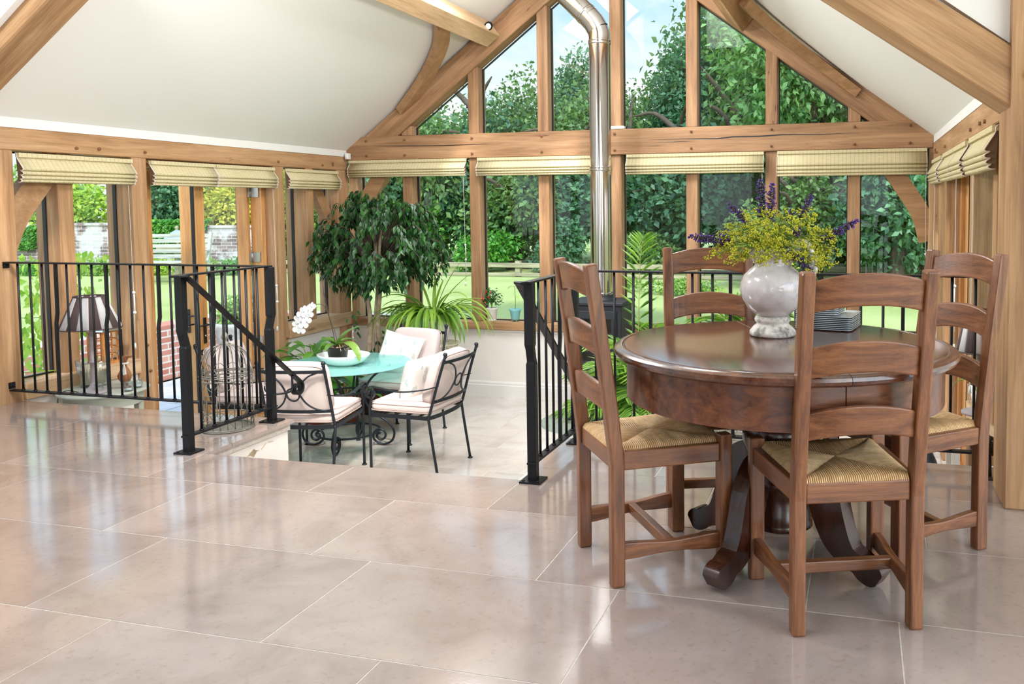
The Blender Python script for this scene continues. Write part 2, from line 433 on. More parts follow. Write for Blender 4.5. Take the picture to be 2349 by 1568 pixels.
    def prism(s, poly, d, rnd=.5, smooth=False):
        """poly: list of 3-D points (planar), d: extrusion vector"""
        d = Vector(d); a = [Vector(p) for p in poly]; n = len(a)
        vs = a+[p+d for p in a]
        fs = [tuple(range(n-1, -1, -1)), tuple(range(n, 2*n))]
        for i in range(n): k = (i+1) % n; fs.append((i, k, n+k, n+i))
        return s.add(vs, fs, rnd, smooth)
    def superell(s, c, a, b, h, e1=.45, e2=.3, n=28, m=12, M=None, puff=0):
        def sg(x, p): return math.copysign(abs(x)**p, x)
        vs = []; fs = []
        for i in range(m+1):
            ph = -PI/2+PI*i/m
            for j in range(n):
                th = 2*PI*j/n
                cx = sg(math.cos(ph), e1)
                v = Vector((a*cx*sg(math.cos(th), e2), b*cx*sg(math.sin(th), e2), h*sg(math.sin(ph), e1)))
                if M: v = M @ v
                vs.append(v+Vector(c))
        for i in range(m):
            for j in range(n):
                k = (j+1) % n; fs.append((i*n+j, i*n+k, (i+1)*n+k, (i+1)*n+j))
        return s.add(vs, fs, .5, True)
    def build(s, name, mat, parent=None, origin=None, bevel=0, subsurf=0):
        if parent is not None and origin is None: org = Vector(parent.get('_o', (0, 0, 0)))
        elif origin is not None: org = Vector(origin)
        else:
            xs = [v[0] for v in s.v]; ys = [v[1] for v in s.v]; zs = [v[2] for v in s.v]
            org = Vector(((min(xs)+max(xs))/2, (min(ys)+max(ys))/2, min(zs)))
        A = np.array(s.v, dtype=np.float64)-np.array(org)
        me = bpy.data.meshes.new(name); me.from_pydata(A.tolist(), [], s.f)
        me.polygons.foreach_set('use_smooth', s.sm)
        at = me.attributes.new('rnd', 'FLOAT', 'POINT'); at.data.foreach_set('value', s.r)
        if isinstance(mat, str): me.materials.append(MATS[mat])
        else:
            for k in mat: me.materials.append(MATS[k])
        me.update()
        o = bpy.data.objects.new(name, me); COL.objects.link(o)
        o['_o'] = tuple(org)
        if parent is None: o.location = org
        else:
            o.parent = parent
            # children are stored relative to their parent's own origin
            o.location = org-Vector(parent.get('_o', (0, 0, 0)))
        if bevel:
            b = o.modifiers.new('bevel', 'BEVEL'); b.width = bevel; b.segments = 2; b.limit_method = 'ANGLE'; b.angle_limit = R(40)
        if subsurf:
            b = o.modifiers.new('sub', 'SUBSURF'); b.levels = subsurf; b.render_levels = subsurf
        return o
def tag(o, label=None, cat=None, group=None, kind=None):
    if label: o['label'] = label
    if cat: o['category'] = cat
    if group: o['group'] = group
    if kind: o['kind'] = kind
    return o
def empty(name, loc=(0, 0, 0), rz=0, label=None, cat=None, group=None, kind=None, local=False):
    """an Empty at the thing's base. local=True: children are written in the thing's own frame"""
    o = bpy.data.objects.new(name, None); COL.objects.link(o); o.location = loc; o.rotation_euler = (0, 0, rz)
    o.empty_display_size = .05
    o['_o'] = (0, 0, 0) if local else tuple(loc)
    return tag(o, label, cat, group, kind)
def copy_tree(o, parent=None):
    c = o.copy(); COL.objects.link(c); c.parent = parent
    for ch in list(o.children): copy_tree(ch, c)
    return c
def timber(name, p0, p1, w, h, mat='oak', parent=None, up=(0, 0, 1), bevel=.006, mb=None):
    """sawn beam from p0 to p1, grain along its length (local X). w across, h along up"""
    p0, p1, up = Vector(p0), Vector(p1), Vector(up)
    t = (p1-p0); Ln = t.length; t.normalize()
    y = up.cross(t).normalized(); z = t.cross(y)
    m = mb or MB()
    m.box(0, Ln, -w/2, w/2, -h/2, h/2)
    me = bpy.data.meshes.new(name); me.from_pydata(m.v, [], m.f); me.materials.append(MATS[mat]); me.update()
    o = bpy.data.objects.new(name, me); COL.objects.link(o)
    M = Matrix((( t.x, y.x, z.x, p0.x), (t.y, y.y, z.y, p0.y), (t.z, y.z, z.z, p0.z), (0, 0, 0, 1)))
    if parent is not None:
        o.parent = parent; M = Matrix.Translation(-Vector(parent.get('_o', (0, 0, 0)))) @ M
    o.matrix_local = M
    if bevel:
        b = o.modifiers.new('bevel', 'BEVEL'); b.width = bevel; b.segments = 1; b.limit_method = 'ANGLE'
    return o
def post(name, x0, x1, y0, y1, z0, z1, axis='z', mat='oak', parent=None, bevel=.006):
    cx, cy, cz = (x0+x1)/2, (y0+y1)/2, (z0+z1)/2
    if axis == 'z': return timber(name, (cx, cy, z0), (cx, cy, z1), abs(y1-y0), abs(x1-x0), mat, parent, up=(1, 0, 0), bevel=bevel)
    if axis == 'y': return timber(name, (cx, y0, cz), (cx, y1, cz), abs(x1-x0), z1-z0, mat, parent, bevel=bevel)
    return timber(name, (x0, cy, cz), (x1, cy, cz), abs(y1-y0), z1-z0, mat, parent, bevel=bevel)
def catmull(pts, k=6, closed=False):
    pts = [Vector(p) for p in pts]; n = len(pts); out = []
    rng = range(n if closed else n-1)
    for i in rng:
        if closed: a, b, c, d = pts[i-1], pts[i], pts[(i+1) % n], pts[(i+2) % n]
        else: a, b, c, d = pts[max(i-1, 0)], pts[i], pts[i+1], pts[min(i+2, n-1)]
        for j in range(k):
            t = j/k
            out.append(.5*((2*b)+(c-a)*t+(2*a-5*b+4*c-d)*t*t+(3*b-a-3*c+d)*t**3))
    if not closed: out.append(pts[-1])
    return out

def leaf_cloud(name, P, U, Nn, size, mat, parent=None, origin=None, aspect=.5, rnd=None, fold=.25, local=False, droop=0.0):
    """many leaves as one mesh. P base points, U leaf axis, Nn leaf normal, size lengths (arrays)"""
    P = np.asarray(P, float); U = np.asarray(U, float); Nn = np.asarray(Nn, float); size = np.asarray(size, float)
    U /= np.linalg.norm(U, axis=1, keepdims=True)+1e-9
    S = np.cross(U, Nn); S /= np.linalg.norm(S, axis=1, keepdims=True)+1e-9
    W = np.cross(S, U)
    n = len(P); s = size[:, None]
    base = P; mid = P+U*s*.5-W*s*fold*.12; tip = P+U*s-W*s*droop
    l = P+U*s*.42+S*s*aspect*.5+W*s*fold*.25; r = P+U*s*.42-S*s*aspect*.5+W*s*fold*.25
    V = np.stack([base, l, tip, r, mid], 1).reshape(-1, 3)
    org = np.array(origin if origin is not None else (parent.get('_o', (0, 0, 0)) if parent is not None else (0, 0, 0)), float)
    V = V-org
    i = np.arange(n)*5
    F = np.concatenate([np.stack([i, i+1, i+4], 1), np.stack([i+1, i+2, i+4], 1), np.stack([i+2, i+3, i+4], 1), np.stack([i+3, i, i+4], 1)])
    me = bpy.data.meshes.new(name)
    me.vertices.add(len(V)); me.vertices.foreach_set('co', V.ravel())
    me.loops.add(F.size); me.loops.foreach_set('vertex_index', F.ravel().astype(np.int32))
    me.polygons.add(len(F)); me.polygons.foreach_set('loop_start', (np.arange(len(F))*3).astype(np.int32))
    me.polygons.foreach_set('loop_total', np.full(len(F), 3, np.int32))
    if rnd is None: rnd = RS.rand(n)
    at = me.attributes.new('rnd', 'FLOAT', 'POINT'); at.data.foreach_set('value', np.repeat(rnd, 5))
    me.materials.append(MATS[mat]); me.update(calc_edges=True); me.validate()
    o = bpy.data.objects.new(name, me); COL.objects.link(o); o['_o'] = tuple(org)
    if parent is not None:
        o.parent = parent; o.location = Vector(org)-Vector(parent.get('_o', (0, 0, 0)))
    else: o.location = org
    return o
RS = np.random.RandomState(11)
def unit(n):
    v = RS.randn(n, 3); return v/np.linalg.norm(v, axis=1, keepdims=True)
# ------------------------------------------------------------------ the building
XL, XR, YG, ZL = -5.25, .62, 7.9, -.72          # inner faces of left/right walls, gable, lower floor
XM = (XL+XR)/2
def zc(x): return 1.83+.75*(min(x-XL, XR-x))     # ceiling plane height
def slab_mesh(m, x0, x1, y0, y1, z, t=.02, g=.0024):
    m.box(x0+g, x1-g, y0+g, y1-g, z-t, z, rnd=random.random())
# upper floor : limestone slabs set in brick bond
m = MB()
rows = [(3.70, 4.21, [-5.25, -4.42, -3.55, -3.20, -1.50, -.9, -.03, .62]),
        (3.137, 3.70, [-5.25, -4.07, -3.2, -2.335, -1.475, -.61, .245, 1.1, 1.97, 2.84, 3.2]),
        (2.565, 3.137, [-5.25, -4.58, -3.7, -2.83, -1.90, -1.035, -.15, .7, 1.58, 2.45, 3.2]),
        (1.997, 2.565, [-5.25, -4.27, -3.4, -2.525, -1.656, -.745, .123, 1.0, 1.86, 2.73, 3.2]),
        (1.43, 1.997, [-5.25, -4.8, -3.93, -3.05, -2.187, -1.265, -.4, .47, 1.34, 2.21, 3.2])]
y = 1.43; k = 0
while y > -3.4:
    y2 = y-.567; off = [.3, .72, .1, .55][k % 4]
    xs = [-5.25]+[XL+off+.87*i for i in range(9)]+[3.2]; rows.append((y2, y, xs)); y = y2; k += 1
for (a, b, xs) in rows:
    for i in range(len(xs)-1):
        x0, x1, ya, yb = xs[i], xs[i+1], a, b
        if a >= 3.69 and x0 >= -3.3 and x1 <= -1.4: continue
        if 3.0 < a < 3.2:
            if -3.3 < x0 < -1.5 and x1 < -1.4: yb = 3.51
            if x0 > .6: pass
        if b > 3.65 and x0 > .6: continue
        slab_mesh(m, x0, x1, ya, yb, 0)
fl = m.build('floor', 'limestone')
tag(fl, 'polished pinkish limestone slab floor of the upper level', kind='structure')
m = MB()   # screed below the slabs, pale in the joints
m.box(XL, -3.225, -3.4, 4.2, -.06, -.0012); m.box(-3.225, -1.495, -3.4, 3.50, -.06, -.0012); m.box(-1.495, XR, -3.4, 4.2, -.06, -.0012); m.box(XR, 3.2, -3.4, 3.6, -.06, -.0012)
g = m.build('floor_grout', 'grout'); tag(g, kind='structure')
# white block walls under the upper floor
m = MB()
m.box(XL, -3.235, 3.0, 4.19, ZL, -.055); m.box(-1.485, XR, 3.0, 4.19, ZL, -.055); m.box(-3.235, -1.485, 3.0, 3.49, ZL, -.055)
w = m.build('wall_floor_edge', 'riser_paint'); tag(w, 'cream painted plinth wall under the edge of the upper floor', kind='structure')
# cracks and broken plaster in the plinth beside the stairs
m = MB(); random.seed(3)
pts = [(3.62, -.12), (3.70, -.135), (3.78, -.115), (3.84, -.125), (3.90, -.10), (3.96, -.11), (4.02, -.085), (4.08, -.09)]
for i in range(len(pts)-1):
    a, b = pts[i], pts[i+1]
    m.strap([(-3.2345, a[0], a[1]), (-3.2345, b[0]-.02, b[1])], .002, .004, up=(1, 0, 0))
m.prism([(-3.2345, 3.86, -.115), (-3.2345, 3.90, -.135), (-3.2345, 3.925, -.11), (-3.2345, 3.90, -.09)], (.001, 0, 0))
m.prism([(-3.2345, 3.53, -.062), (-3.2345, 3.565, -.10), (-3.2345, 3.60, -.065)], (.001, 0, 0))
c = m.build('wall_plaster_crack', 'bark', w); 
# stairs
for i in range(3):
    z = -.18*(i+1); y0 = 3.49+.26*i
    m = MB(); m.box(-3.225, -1.495, y0-.01, y0+.285, z-.03, z, .4+.2*i)
    st = m.build('floor_stair_tread', 'limestone', bevel=.004); tag(st, kind='structure')
    m = MB(); m.box(-3.23, -1.49, y0, y0+.26, ZL, z-.03); tag(m.build('floor_stair_riser', 'riser_paint'), kind='structure')
# lower floor
m = MB(); y = 3.4; k = 0
ys = [3.4+.565*i for i in range(9)]
for i in range(8):
    off = [.15, .62, .38, .8][i % 4]; xs = [XL]+[XL+off+.9*j for j in range(7) if XL+off+.9*j < XR-.1]+[XR]
    for j in range(len(xs)-1): slab_mesh(m, xs[j], xs[j+1], ys[i], ys[i+1], ZL, g=.003)
tag(m.build('floor_lower', 'limestone_lit'), 'limestone slab floor of the lower sun room, daylight painted into its paler tone', kind='structure')
m = MB(); m.box(XL-.3, XR+.3, 3.3, 8.1, ZL-.1, ZL-.0012); tag(m.build('floor_lower_grout', 'grout'), kind='structure')

# windows: pane plus its dark gasket
WN = [0]
def window(poly, dirn, label=None, glass='window_glass', r=.0045, parent=None):
    """poly: corners in the glass plane; dirn: outward normal"""
    WN[0] += 1
    c = sum((Vector(p) for p in poly), Vector())/len(poly)
    e = empty('window_%d' % WN[0], c, kind='structure', label=label)
    d = Vector(dirn)*.006
    mb = MB(); mb.prism([Vector(p)-d/2 for p in poly], d); mb.build('pane', glass, e)
    mb = MB(); n = len(poly)
    for i in range(n):
        a, b = Vector(poly[i]), Vector(poly[(i+1) % n]); t = (b-a).normalized()
        inn = Vector(dirn).cross(t); 
        if inn.dot(c-a) < 0: inn = -inn
        mb.strap([a+inn*r, b+inn*r], .028, 2*r, up=tuple(inn))
    mb.build('gasket', 'seal_black', e)
    return e

def side_wall(name, X, s, left):
    """X inner face, s = outward direction (-1 left wall, +1 right wall)"""
    W = empty(name, (X, 6.0, ZL), kind='structure', label='oak framed glazed wall on the %s side of the sun room' % ('door' if left else 'other'))
    xo = X+s*.25
    def bx(nm, a, b, y0, y1, z0, z1, axis='z', mat='oak'):
        x0, x1 = sorted((X+s*a, X+s*b)); return post(nm, x0, x1, y0, y1, z0, z1, axis, mat, W)
    bx('post', 0, .25, 3.95, 4.225, ZL, 1.62, mat='oak')
    bx('post', .04, .25, 4.565, 4.68, .10, 1.62, mat='oak')
    bx('post', 0, .25, 5.135, 5.275, ZL, 1.62)
    bx('post', 0, .25, 6.715, 6.86, ZL, 1.62)
    bx('post', .0, .25, 7.19, 7.30, .12, 1.62, mat='oak')
    bx('post', 0, .25, 7.70, 7.90, ZL, 1.62)
    pl = bx('wall_plate', 0, .25, 3.9, 7.9, 1.62, 1.765, 'y')
    bx('sill', -.02, .26, 4.225, 5.135, .0, .11, 'y', 'oak_light')
    bx('sill', -.02, .26, 6.86, 7.9, -.01, .125, 'y', 'oak_light')
    # diagonal brace
    xc = X+s*.12
    mb = MB(); br = catmull([(xc, 4.2, .98), (xc, 4.30, 1.20), (xc, 4.50, 1.46), (xc, 4.66, 1.63)], 5)
    mb.strap(br, .08, .17, up=(0, -1, .6)); b = mb.build('brace', 'oak_plain', W)
    mb = MB(); br = catmull([(xc, 7.72, .98), (xc, 7.62, 1.20), (xc, 7.44, 1.46), (xc, 7.30, 1.63)], 5)
    mb.strap(br, .08, .12, up=(0, 1, .6)); b = mb.build('brace', 'oak_plain', W)
    # pegs
    mb = MB()
    for (py, pz) in ((4.02, 1.05), (4.02, .82), (4.68, 1.66), (4.86, 1.665), (5.26, 1.665), (6.78, 1.665), (7.45, 1.66), (7.62, 1.67), (7.62, 1.69), (5.23, .0), (5.21, .2), (6.83, .0)):
        x = X-s*.012
        mb.tube([(X+s*.01, py, pz), (x, py, pz)], .011, 8)
    mb.build('peg', 'peg_oak', W)
    # plastered panel under the sills, fascia over the plate
    mb = MB(); x0, x1 = sorted((X+s*.02, X+s*.22)); mb.box(x0, x1, 4.19, 5.135, ZL, 0); mb.box(x0, x1, 6.86, 7.9, ZL, -.01)
    mb.build('panel', 'wall_paint', W)
    mb = MB(); x0, x1 = sorted((X+s*.0, X+s*.25)); mb.box(x0, x1, 3.9, 7.9, 1.765, 1.84); mb.build('fascia', 'plaster', W)
    gx = X+s*.165
    for (a, b, z0) in ((4.225, 4.565, .11), (4.68, 5.135, .11), (6.86, 7.19, .125), (7.30, 7.70, .125)):
        window([(gx, a, z0), (gx, b, z0), (gx, b, 1.62), (gx, a, 1.62)], (s, 0, 0))
    # outer facing battens
    mb = MB()
    for y in (4.225, 4.68, 5.275, 6.86, 7.30): pass
    return W
WL = side_wall('wall_left', XL, -1, True)
WR = side_wall('wall_right', XR, 1, False)

# gable end --------------------------------------------------------------
G = empty('wall_far', (XM, YG, ZL), kind='structure', label='oak framed glazed gable end of the sun room')
Y0, Y1, YP = YG, YG+.18, YG+.12
MX = [-4.61, -3.85, -3.10, -2.35, -1.60, -.85, -.11]; MW = .112
def zr_low(x): return 1.76+.75*(x-XL)-.25 if x < XM-.0 else 1.76+.75*(XR-x)-.18      # underside of gable rafters
post('tie_beam', XL, XR, YG-.03, Y1, 1.725, 1.97, 'x', 'oak_gable', G)
for i, x in enumerate(MX):
    post('mullion', x, x+MW, Y0, Y1, .06, 1.725, 'z', 'oak_gable', G)
    zt = min(zr_low(x), zr_low(x+MW))+.08
    if i == 3: zt = 3.8
    post('mullion', x, x+MW, Y0, Y1, 1.97, zt, 'z', 'oak_gable', G)
post('corner_post', XL, XL+.10, Y0, Y1, .06, 1.725, 'z', 'oak_light', G)
post('corner_post', XR-.03, XR+.1, Y0, Y1, .06, 1.725, 'z', 'oak_light', G)
post('sill', XL, XR, YG-.03, Y1+.06, -.02, .06, 'x', 'oak', G)
m = MB(); m.box(XL, XR, YG+.02, Y1, ZL, -.02); m.build('panel', 'wall_paint', G)
m = MB(); m.box(XL, XR, YG-.0, YG+.03, -.045, -.021); m.build('moulding', 'skirting_paint', G)
# pegs in the tie beam
m = MB()
for x in [XL+.25]+[v+MW/2 for v in MX]+[XR-.2]:
    for z in (1.77, 1.925): m.tube([(x, YG, z), (x, YG-.045, z)], .012, 8)
for (x, z) in ((-4.9, 2.2), (-4.3, 2.55), (-3.4, 3.3), (-3.75, 2.85)): pass
m.build('peg', 'peg_oak', G)
# a long drying shake along the tie beam
m = MB()
def shake(pts, w):
    n = len(pts)
    for i in range(n-1):
        (x0, z0), (x1, z1) = pts[i], pts[i+1]
        wa = w*math.sin(PI*(i+.02)/(n-1))+.0008; wb = w*math.sin(PI*(i+.98)/(n-1))+.0008
        m.prism([(x0, YG-.0312, z0-wa/2), (x1, YG-.0312, z1-wb/2), (x1, YG-.0312, z1+wb/2), (x0, YG-.0312, z0+wa/2)], (0, .0005, 0))
shake([(-4.95, 1.875), (-4.7, 1.866), (-4.4, 1.86), (-4.1, 1.856), (-3.8, 1.86), (-3.6, 1.857)], .008)
shake([(-1.95, 1.86), (-1.6, 1.858), (-1.3, 1.852), (-1.15, 1.866), (-.9, 1.864), (-.7, 1.872), (-.4, 1.866), (0.0, 1.87)], .012)
shake([(-1.9, 1.83), (-1.7, 1.833), (-1.5, 1.837)], .005)
m.build('shake', 'seal_black', G)
# rafters of the gable
for s in (0, 1):
    f = (lambda x: x) if s == 0 else (lambda x: XL+XR-x)
    dz = .035 if s == 0 else .085
    a = Vector((f(XL+.05), YG+.06, 1.76+.0375-.135+dz)); b = Vector((f(XM), YG+.06, 1.76+.75*(XM-XL)-.135+dz))
    timber('rafter', a, b, .165, .235, 'oak_gable', G, up=(0, 0, 1))
# lower braces from the corner posts up to the tie beam
for s in (0, 1):
    f = (lambda x: x) if s == 0 else (lambda x: XL+XR-x)
    m = MB(); p = catmull([(f(XL+.03), YG+.06, .90), (f(XL+.10), YG+.06, 1.15), (f(XL+.30), YG+.06, 1.47), (f(XL+.47), YG+.06, 1.73)], 6)
    m.strap(p, .10, .16, up=((-1 if s == 0 else 1), 0, .55)); m.build('brace', 'oak_plain', G)
# glazing, lower and upper lights
edges = [XL+.10]+sum([[x, x+MW] for x in MX], [])+[XR-.03]
for i in range(0, len(edges), 2):
    a, b = edges[i], edges[i+1]
    window([(a, YP, .06), (b, YP, .06), (b, YP, 1.725), (a, YP, 1.725)], (0, 1, 0))
    za, zb = zr_low(a)-.02, zr_low(b)-.02
    poly = [(a, YP, 1.97), (b, YP, 1.97)]
    if i == 0:
        poly = None
    elif i == 14:
        x1 = XR-(1.97+.02+.18-1.76)/.75
        poly = [(a, YP, 1.97), (x1, YP, 1.97), (a, YP, za)] if x1 > a+.02 else None
    else:
        poly += [(b, YP, zb), (a, YP, za)]
    if poly: window(poly, (0, 1, 0))

# skirting boards
def skirting(name, p0, p1, nrm):
    p0, p1, n = Vector(p0), Vector(p1), Vector(nrm)
    prof = [(0, 0), (.018, 0), (.018, .12), (.012, .125), (.012, .145), (.006, .16), (0, .16)]
    m = MB(); m.prism([p0+n*a+Vector((0, 0, z)) for a, z in prof], p1-p0)
    tag(m.build(name, 'skirting_paint'), kind='structure')
skirting('baseboard_far', (XL, YG+.02, ZL), (XR, YG+.02, ZL), (0, -1, 0))
skirting('baseboard_left', (XL-.02, 6.86, ZL), (XL-.02, 7.9, ZL), (1, 0, 0))

# ceiling : two slopes of the sun room with a roof light each, and the near part
ZRG = zc(XM)
def slope(name, left, ya, yb, x_low=None, holes=(), mat='ceiling_paint'):
    xa = (XL if left else XR) if x_low is None else x_low
    m = MB(); f = zc
    def quad(x0, x1, y0, y1):
        if abs(x1-x0) < 1e-6 or y1-y0 < 1e-6: return
        m.prism([(x0, y0, f(x0)), (x1, y0, f(x1)), (x1, y1, f(x1)), (x0, y1, f(x0))], (0, 0, .12))
    if not holes: quad(xa, XM, ya, yb)
    else:
        hx0, hx1, hy0, hy1 = holes
        quad(xa, hx0, ya, yb); quad(hx1, XM, ya, yb); quad(hx0, hx1, ya, hy0); quad(hx0, hx1, hy1, yb)
        m.box(min(hx0, hx1)-.02, max(hx0, hx1)+.02, hy0-.03, hy0, min(f(hx0), f(hx1)), max(f(hx0), f(hx1))+.1)
    return tag(m.build(name, mat), kind='structure')
slope('ceiling_left', True, 3.9, 7.98, None, (-3.40, -2.75, 5.3, 6.72))
slope('ceiling_right', False, 3.9, 7.98, None, (-1.25, -1.9, 5.2, 6.4))
ZN = 1.1     # the roof over the near part stands higher
def near(name, left, hx0, hx1, hy0, hy1):
    xa = XL if left else 3.2; m = MB(); f = lambda x: min(zc(x), 9)+ZN if left or x < XR else zc(XR)+ZN
    def quad(x0, x1, y0, y1): m.prism([(x0, y0, f(x0)), (x1, y0, f(x1)), (x1, y1, f(x1)), (x0, y1, f(x0))], (0, 0, .12))
    if not left: quad(3.2, XR, -3.4, 3.66); xa = XR
    quad(xa, hx0, -3.4, 3.66); quad(hx1, XM, -3.4, 3.66); quad(hx0, hx1, -3.4, hy0); quad(hx0, hx1, hy1, 3.66)
    tag(m.build(name, 'ceiling_paint'), kind='structure')
near('ceiling_near_left', True, -4.3, -3.2, .6, 2.6); near('ceiling_near_right', False, -.9, -1.8, .4, 2.4)
m = MB()   # plaster infill over the near truss
m.prism([(XL, 3.70, zc(XL)+.02), (XM, 3.70, zc(XM)+.02), (XM, 3.70, zc(XM)+ZN+.1), (XL, 3.70, zc(XL)+ZN+.1)], (0, .05, 0))
m.prism([(XM, 3.70, zc(XM)+.02), (.575, 3.70, zc(.575)+.02), (.575, 3.70, zc(.575)+ZN+.1), (XM, 3.70, zc(XM)+ZN+.1)], (0, .05, 0))
m.box(.86, 3.2, 3.66, 3.72, -.05, 3.0)
tag(m.build('wall_truss_infill', 'ceiling_paint'), kind='structure')
m = MB(); m.box(XL-.1, XL, -3.4, -1.0, 0, 2.95); m.box(XL-.1, XL, -1.0, 3.7, 0, .25); m.box(XL-.1, XL, -1.0, 3.7, 2.2, 2.95); tag(m.build('wall_near_left', 'wall_paint'), kind='structure')
m = MB(); m.box(XL, -3.6, -3.5, -3.4, 0, 5.2); m.box(-2.4, -.6, -3.5, -3.4, 0, 5.2); m.box(.6, 3.2, -3.5, -3.4, 0, 5.2); m.box(XL, 3.2, -3.5, -3.4, 2.2, 5.2); tag(m.build('wall_back', 'wall_paint'), kind='structure')
TN = [0]
def trim(o, label=None): TN[0] += 1; o.name = 'trim_%d' % TN[0]; return tag(o, label, kind='structure')
# purlins under each slope, resting on the gable rafter
sl = math.atan(.75); cu, su = math.cos(sl), math.sin(sl)
def on_roof(x, y, off): # point under the left roof plane
    return Vector((x+off*su, y, 1.80+.75*(x-XL)-off*cu))
for s in (0, 1):
    p = on_roof(-3.63, 4.0, .10); q = on_roof(-3.63, 7.80, .10); up = Vector((-su, 0, cu))
    if s: p.x = XL+XR-p.x; q.x = XL+XR-q.x; up.x = -up.x; p.y = 4.0
    o = timber('purlin', p, q, .175, .19, 'oak_light' if s == 0 else 'oak', None, up=up)
    trim(o, ['oak purlin under the left ceiling slope, carrying a small spotlight', 'oak purlin at the top right beside the curved wind brace'][s])
# curved wind braces in the plane of the roof
pts = [(-4.62, 7.90), (-4.42, 7.80), (-4.22, 7.68), (-4.05, 7.54), (-3.90, 7.38), (-3.79, 7.20), (-3.71, 7.04)]
for s in (0, 1):
    pp = [on_roof(x-.0, y, .05) for x, y in pts]; up = Vector((-su, 0, cu))
    if s: pp = [Vector((XL+XR-p.x, p.y, p.z)) for p in pp]; up.x = -up.x
    m = MB(); m.strap(catmull(pp, 5), .13, .085, up=up)
    trim(m.build('brace', 'oak_plain'), ['curved oak wind brace between purlin and left gable rafter', 'curved oak wind brace along the right gable rafter'][s])
# small oak lath above the right rafter
# near truss: big posts and raking braces
o = post('post', .575, .86, 3.635, 3.93, 0, 2.69, 'z', 'oak'); trim(o, 'massive oak post at the right edge with a round peg')
m = MB(); m.tube([(.64, 3.64, 1.745), (.64, 3.622, 1.745)], .016, 12); p_ = m.build('peg', 'peg_oak', None); tag(p_, kind='structure'); p_.name = 'trim_peg'
def rake(label, xa, za, xb, zb, y0, y1, h, mat):
    a = Vector((xa, (y0+y1)/2, za)); b = Vector((xb, (y0+y1)/2, zb)); t = (b-a).normalized()
    n = Vector((-t.z, 0, t.x)); n = n if n.z > 0 else -n
    o = timber('rake', a+n*h/2, b+n*h/2, y1-y0, h, mat, None, up=n, bevel=.008); trim(o, label)
rake('heavy oak raking beam running down to the post at the right', .60, 1.605, XM, 1.605+.705*(.60-XM), 3.655, 3.93, .20, 'oak')
rake('heavy oak raking beam at the top left corner', XL, 1.755, XM, 1.755+.705*(XM-XL), 3.74, 3.95, .20, 'oak')
o = post('post', XL-.2, XL+.02, 3.74, 3.95, 0, 1.9); trim(o, 'oak post at the left edge of the upper floor')
# small white sensors
m = MB(); m.box(-5.225, -5.185, 7.80, 7.86, 1.735, 1.80); s_ = m.build('motion_sensor', 'white_plastic', bevel=.008)
m2 = MB(); m2.superell((-5.205, 7.795, 1.76), .014, .006, .014, .8, .8, 12, 6); m2.build('lens', 'cord_white', s_)
tag(s_, 'white motion sensor in the corner where the left wall meets the gable', 'sensor')
m = MB(); m.box(-2.335, -2.20, YG-.03, YG+.03, 1.972, 2.0); s_ = m.build('alarm_contact', 'white_plastic', bevel=.006); m2 = MB(); m2.box(-2.30, -2.24, YG-.032, YG-.03, 1.974, 1.982); m2.build('slot', 'cord_white', s_)
tag(s_, 'small white box sensor on the tie beam beside the steel flue', 'sensor')
# spotlight on the purlin end
e = empty('spotlight', (-3.50, 7.62, 2.86), label='small black and chrome spotlight on the purlin end', cat='spotlight')
m = MB(); m.lathe([(.0, 0), (.032, 0), (.032, .012), (.0, .02)], (-3.495, 7.60, 2.905), 16); m.build('mount', 'black_plastic', e)
m = MB(); m.tube([(-3.495, 7.60, 2.91), (-3.46, 7.57, 2.955)], .007, 8); m.build('arm', 'chrome', e)
m = MB(); m.tube([(-3.475, 7.62, 2.985), (-3.45, 7.55, 2.955)], [.034, .040], 16); m.build('lamp_head', 'black_plastic', e)
m = MB(); m.tube([(-3.4495, 7.5485, 2.9545), (-3.447, 7.545, 2.953)], [.029, .024], 16); m.build('reflector', 'white_plastic', e)

# ---- doors in the left wall (one leaf shut, one leaf folded out) and right wall
def lever(e, x, y, z, nx, ny, side):
    """long backplate and lever; (nx,ny) outward normal of the face; side = direction of lever along the leaf"""
    n = Vector((nx, ny, 0)); t = Vector(side)
    c = Vector((x, y, z))
    m = MB(); m.strap([c+n*.006-Vector((0, 0, .11)), c+n*.006+Vector((0, 0, .11))], .032, .008, up=tuple(n)); h = m.build('handle_plate', 'black_plastic', e, bevel=.003)
    m = MB(); m.tube([c+n*.005+Vector((0, 0, .05)), c+n*.045+Vector((0, 0, .05))], .009, 8); m.tube([c+n*.045+Vector((0, 0, .05)), c+n*.045+Vector((0, 0, .05))+t*.11], .008, 8)
    m.build('handle', 'black_plastic', e)
    m = MB(); m.tube([c+n*.008-Vector((0, 0, .045)), c+n*.014-Vector((0, 0, .045))], .009, 10); m.build('lock', 'chrome', e)
